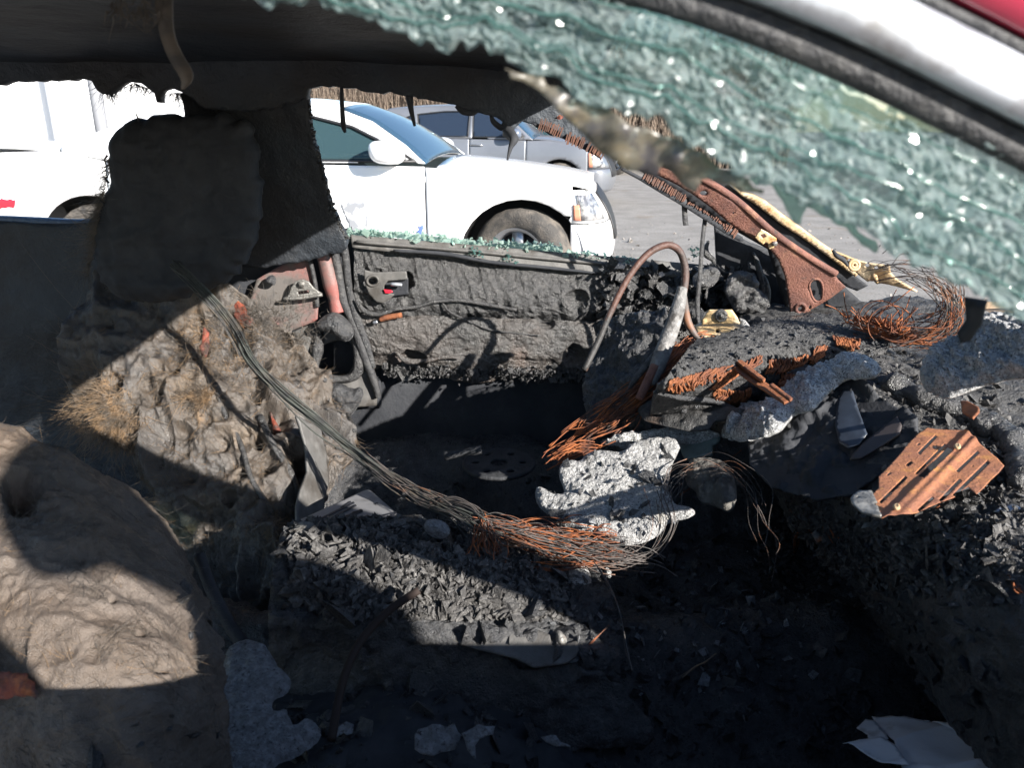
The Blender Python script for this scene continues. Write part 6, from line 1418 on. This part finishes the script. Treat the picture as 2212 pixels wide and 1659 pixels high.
slab('main_sheet', zpp([(450, 180), (870, 185), (1050, 190), (1380, 235), (1500, 300), (1800, 405), (1900, 480), (2000, 620), (2150, 800), (1900, 1100), (900, 1100), (720, 500), (600, 350)]), plQ, .0012, .004, MT['paper'], pw, back=.0004, bend=crump(.014))
slab('fold', zpp([(260, 270), (370, 175), (470, 185), (600, 340), (640, 420), (400, 420), (390, 350)]), (plQ[0] + plQ[1] * .006, plQ[1]), .001, .004, MT['paper'], pw, back=.0004, bend=crump(.008))
slab('fold', zpp([(110, 490), (300, 430), (560, 415), (720, 490), (880, 720), (600, 720), (300, 560), (170, 480)]), (plQ[0] + plQ[1] * .012, plQ[1]), .001, .004, MT['paper'], pw, back=.0004, bend=crump(.010))
slab('fold', zpp([(1050, 170), (1300, 230), (1500, 215), (1620, 260), (1720, 340), (1740, 390), (1500, 310), (1300, 260)]), (plQ[0] + plQ[1] * .010, plQ[1]), .001, .004, MT['paper'], pw, back=.0004, bend=crump(.008))
# larger burnt scraps heaped over the middle and the near footwell
n = 420; pp = []
while len(pp) < n:
    p, nn = BASE.on(rng.uniform(1120, 2150), rng.uniform(1170, 1640), .003); pp.append(p)
sc_ = chips(np.array(pp), rng.gamma(2, .0034, n) + .0015, 'burnt_scraps', MT['char'], None, flat=.35); tag(sc_, 'larger black burnt scraps heaped over the near footwell', 'debris', kind='stuff')
n = 170; pp = []
while len(pp) < n:
    p, nn = BASE.on(rng.normal(1480, 160), rng.normal(1330, 110), .006); pp.append(p)
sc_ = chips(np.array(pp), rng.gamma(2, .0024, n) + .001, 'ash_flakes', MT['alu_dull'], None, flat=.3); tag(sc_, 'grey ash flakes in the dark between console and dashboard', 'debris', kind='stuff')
# loose char over the dark floor
n = 3000
xy = np.stack([rng.uniform(-.45, .75, n), rng.uniform(.45, 1.85, n)], 1); pp = []
for x, y in xy:
    p, nn = BASE.drop(x, y, .72)
    if p is not None: pp.append(p)
fd = chips(np.array(pp), rng.gamma(1.5, .0032, len(pp)) + .001, 'floor_debris', MT['char'], None, flat=.5)
tag(fd, 'burnt crumbs and flakes strewn over the dark floor', 'debris', kind='stuff')
tube('kick_trim', P3([(1985, 1400, .95), (2060, 1345, .92), (2140, 1315, .90), (2260, 1290, .88)]), .007, MT['soot'], car0, n=30, seg=8)
# ================================================================== the person taking the picture (their shadow falls into the car)
def person():
    root = thing('person', 'person in a dark jacket leaning to photograph the burnt car', 'person', (1.0, -.45, 0))
    J = {}; V = []; E = []; Rr = []
    def j(k, p, r, par=None):
        J[k] = len(V); V.append((p[0] - 1.0, p[1] + .45, p[2])); Rr.append(r if isinstance(r, tuple) else (r, r))
        if par: E.append((J[par], J[k]))
    j('pelvis', (1.02, -.46, .96), (.17, .12)); j('waist', (.99, -.45, 1.12), (.155, .115), 'pelvis'); j('chest', (.94, -.43, 1.28), (.185, .13), 'waist'); j('collar', (.88, -.40, 1.42), (.14, .10), 'chest')
    j('neck', (.77, -.37, 1.475), .058, 'collar'); j('jaw', (.69, -.345, 1.535), (.070, .082), 'neck'); j('head', (.635, -.34, 1.57), (.076, .092), 'jaw'); j('crown', (.625, -.345, 1.615), (.05, .065), 'head')
    j('sl', (.80, -.36, 1.42), .070, 'collar'); j('el', (.74, -.30, 1.10), .050, 'sl'); j('wl', (.24, -.14, 1.14), .033, 'el'); j('pl', (.13, -.095, 1.205), (.036, .02), 'wl')
    j('sr', (1.10, -.42, 1.455), .075, 'collar'); j('er', (1.19, -.46, 1.17), .052, 'sr'); j('wr', (1.18, -.36, .96), .034, 'er'); j('pr', (1.17, -.33, .88), (.02, .036), 'wr')
    for s, n in ((-1, 'a'), (1, 'b')):
        j('h' + n, (1.02 + s * .095, -.46, .90), .095, 'pelvis'); j('k' + n, (1.03 + s * .10, -.44, .50), .062, 'h' + n); j('an' + n, (1.04 + s * .10, -.50, .10), .044, 'k' + n); j('t' + n, (1.03 + s * .11, -.33, .045), .040, 'an' + n)
    for q, (dx, dz) in enumerate(((0, .035), (0, .012), (0, -.012), (0, -.034))):
        j('fl%d' % q, (.07, -.065, 1.205 + dz), .0095, 'pl'); j('gl%d' % q, (.035, -.055 - .004 * q, 1.205 + dz), .0085, 'fl%d' % q)
        j('fr%d' % q, (1.165, -.30 - dz, .82), .0095, 'pr'); j('gr%d' % q, (1.16, -.295 - dz, .785 + .006 * q), .0085, 'fr%d' % q)
    j('tl', (.13, -.07, 1.25), .011, 'pl'); j('tl2', (.10, -.055, 1.27), .0095, 'tl'); j('tr', (1.14, -.30, .87), .011, 'pr'); j('tr2', (1.13, -.28, .84), .0095, 'tr')
    me = bpy.data.meshes.new('body'); me.from_pydata(V, E, []); o = bpy.data.objects.new('body', me); COL.objects.link(o); o.parent = root
    sk = o.modifiers.new('skin', 'SKIN'); sk.use_smooth_shade = True
    for i, r in enumerate(Rr): me.skin_vertices[0].data[i].radius = r
    me.skin_vertices[0].data[0].use_root = True
    sd = o.modifiers.new('sub', 'SUBSURF'); sd.levels = 2; sd.render_levels = 2
    bpy.context.view_layer.update()
    m2 = bpy.data.meshes.new_from_object(o.evaluated_get(bpy.context.evaluated_depsgraph_get())); bpy.data.objects.remove(o)
    m2.materials.clear()
    cloth = M('jacket', (.03, .035, .05), .85, bump=[(60, 1)]); skin = M('skin', (.45, .28, .20), .5); jean = M('trousers', (.06, .08, .13), .9, bump=[(300, .6)]); shoe = M('shoes', (.03, .03, .03), .6)
    for m in (cloth, skin, jean, shoe): m2.materials.append(m)
    for p in m2.polygons:
        x, y, z = p.center; X, Y = x + 1.0, y - .45
        p.material_index = 1 if ((z > 1.47 and X < .80) or X < .24 or (z < .93 and X > 1.14 and z > .7 and Y > -.42)) else (3 if z < .09 else (2 if z < .93 else 0)); p.use_smooth = True
    b = bpy.data.objects.new('body', m2); COL.objects.link(b); b.parent = root
    # hair cap, ears, nose
    m_ = MB(); U = np.linspace(0, math.pi * .58, 9); W_ = np.linspace(0, 2 * math.pi, 21)[:-1]
    Vv = [(-.288 + .092 * math.sin(u) * math.cos(w), .085 + .108 * math.sin(u) * math.sin(w), 1.69 + .122 * math.cos(u)) for u in U for w in W_]
    m_.add(Vv, [(i * 20 + k, i * 20 + (k + 1) % 20, (i + 1) * 20 + (k + 1) % 20, (i + 1) * 20 + k) for i in range(8) for k in range(20)])
    m_.build('hair', M('hair', (.03, .022, .016), .6, bump=[(300, 1)]), root)
    m_ = MB()
    for s in (-1, 1): m_.add(*tube_geo(smooth_path([(-.285 + s * .082, .10, 1.715), (-.285 + s * .10, .09, 1.69), (-.28 + s * .084, .10, 1.66)], 8), [.006, .014, .016, .016, .015, .013, .010, .006], 8))
    m_.build('ears', skin, root)
    m_ = MB(); m_.add(*tube_geo(smooth_path([(-.287, .198, 1.71), (-.287, .216, 1.68), (-.287, .207, 1.665)], 8), [.008, .010, .012, .013, .014, .013, .010, .006], 8)); m_.build('nose', skin, root)
    m_ = MB()
    for s in (-1, 1): m_.add(*tube_geo([(-.287 + s * .032, .19, 1.707), (-.287 + s * .032, .20, 1.707)], .010, 8))
    m_.build('eyes', M('eye', (.05, .04, .035), .2), root)
    m_ = MB(); m_.add(*tube_geo(smooth_path([(-.30, .186, 1.635), (-.28, .196, 1.631), (-.257, .186, 1.635)], 8), .006, 6)); m_.build('mouth', M('lips', (.38, .18, .15), .5), root)
    for c in root.children:
        if c.name.split('.')[0] in ('hair', 'ears', 'nose', 'eyes', 'mouth'): c.location = (-.078, 0, -.12)
    return root
person().location.x += .07
ph = thing('phone', 'dark phone held at the window of the burnt car', 'phone', (.055, -.036, 1.262))
m_ = MB(); m_.box((0, 0, 0), (.152, .008, .072)); m_.build('case', M('phone_case', (.02, .02, .022), .4), ph, smooth=False)
m_ = MB(); m_.box((0, -.0052, 0), (.144, .002, .066)); m_.build('screen', M('phone_glass', (.01, .01, .012), .08), ph, smooth=False)
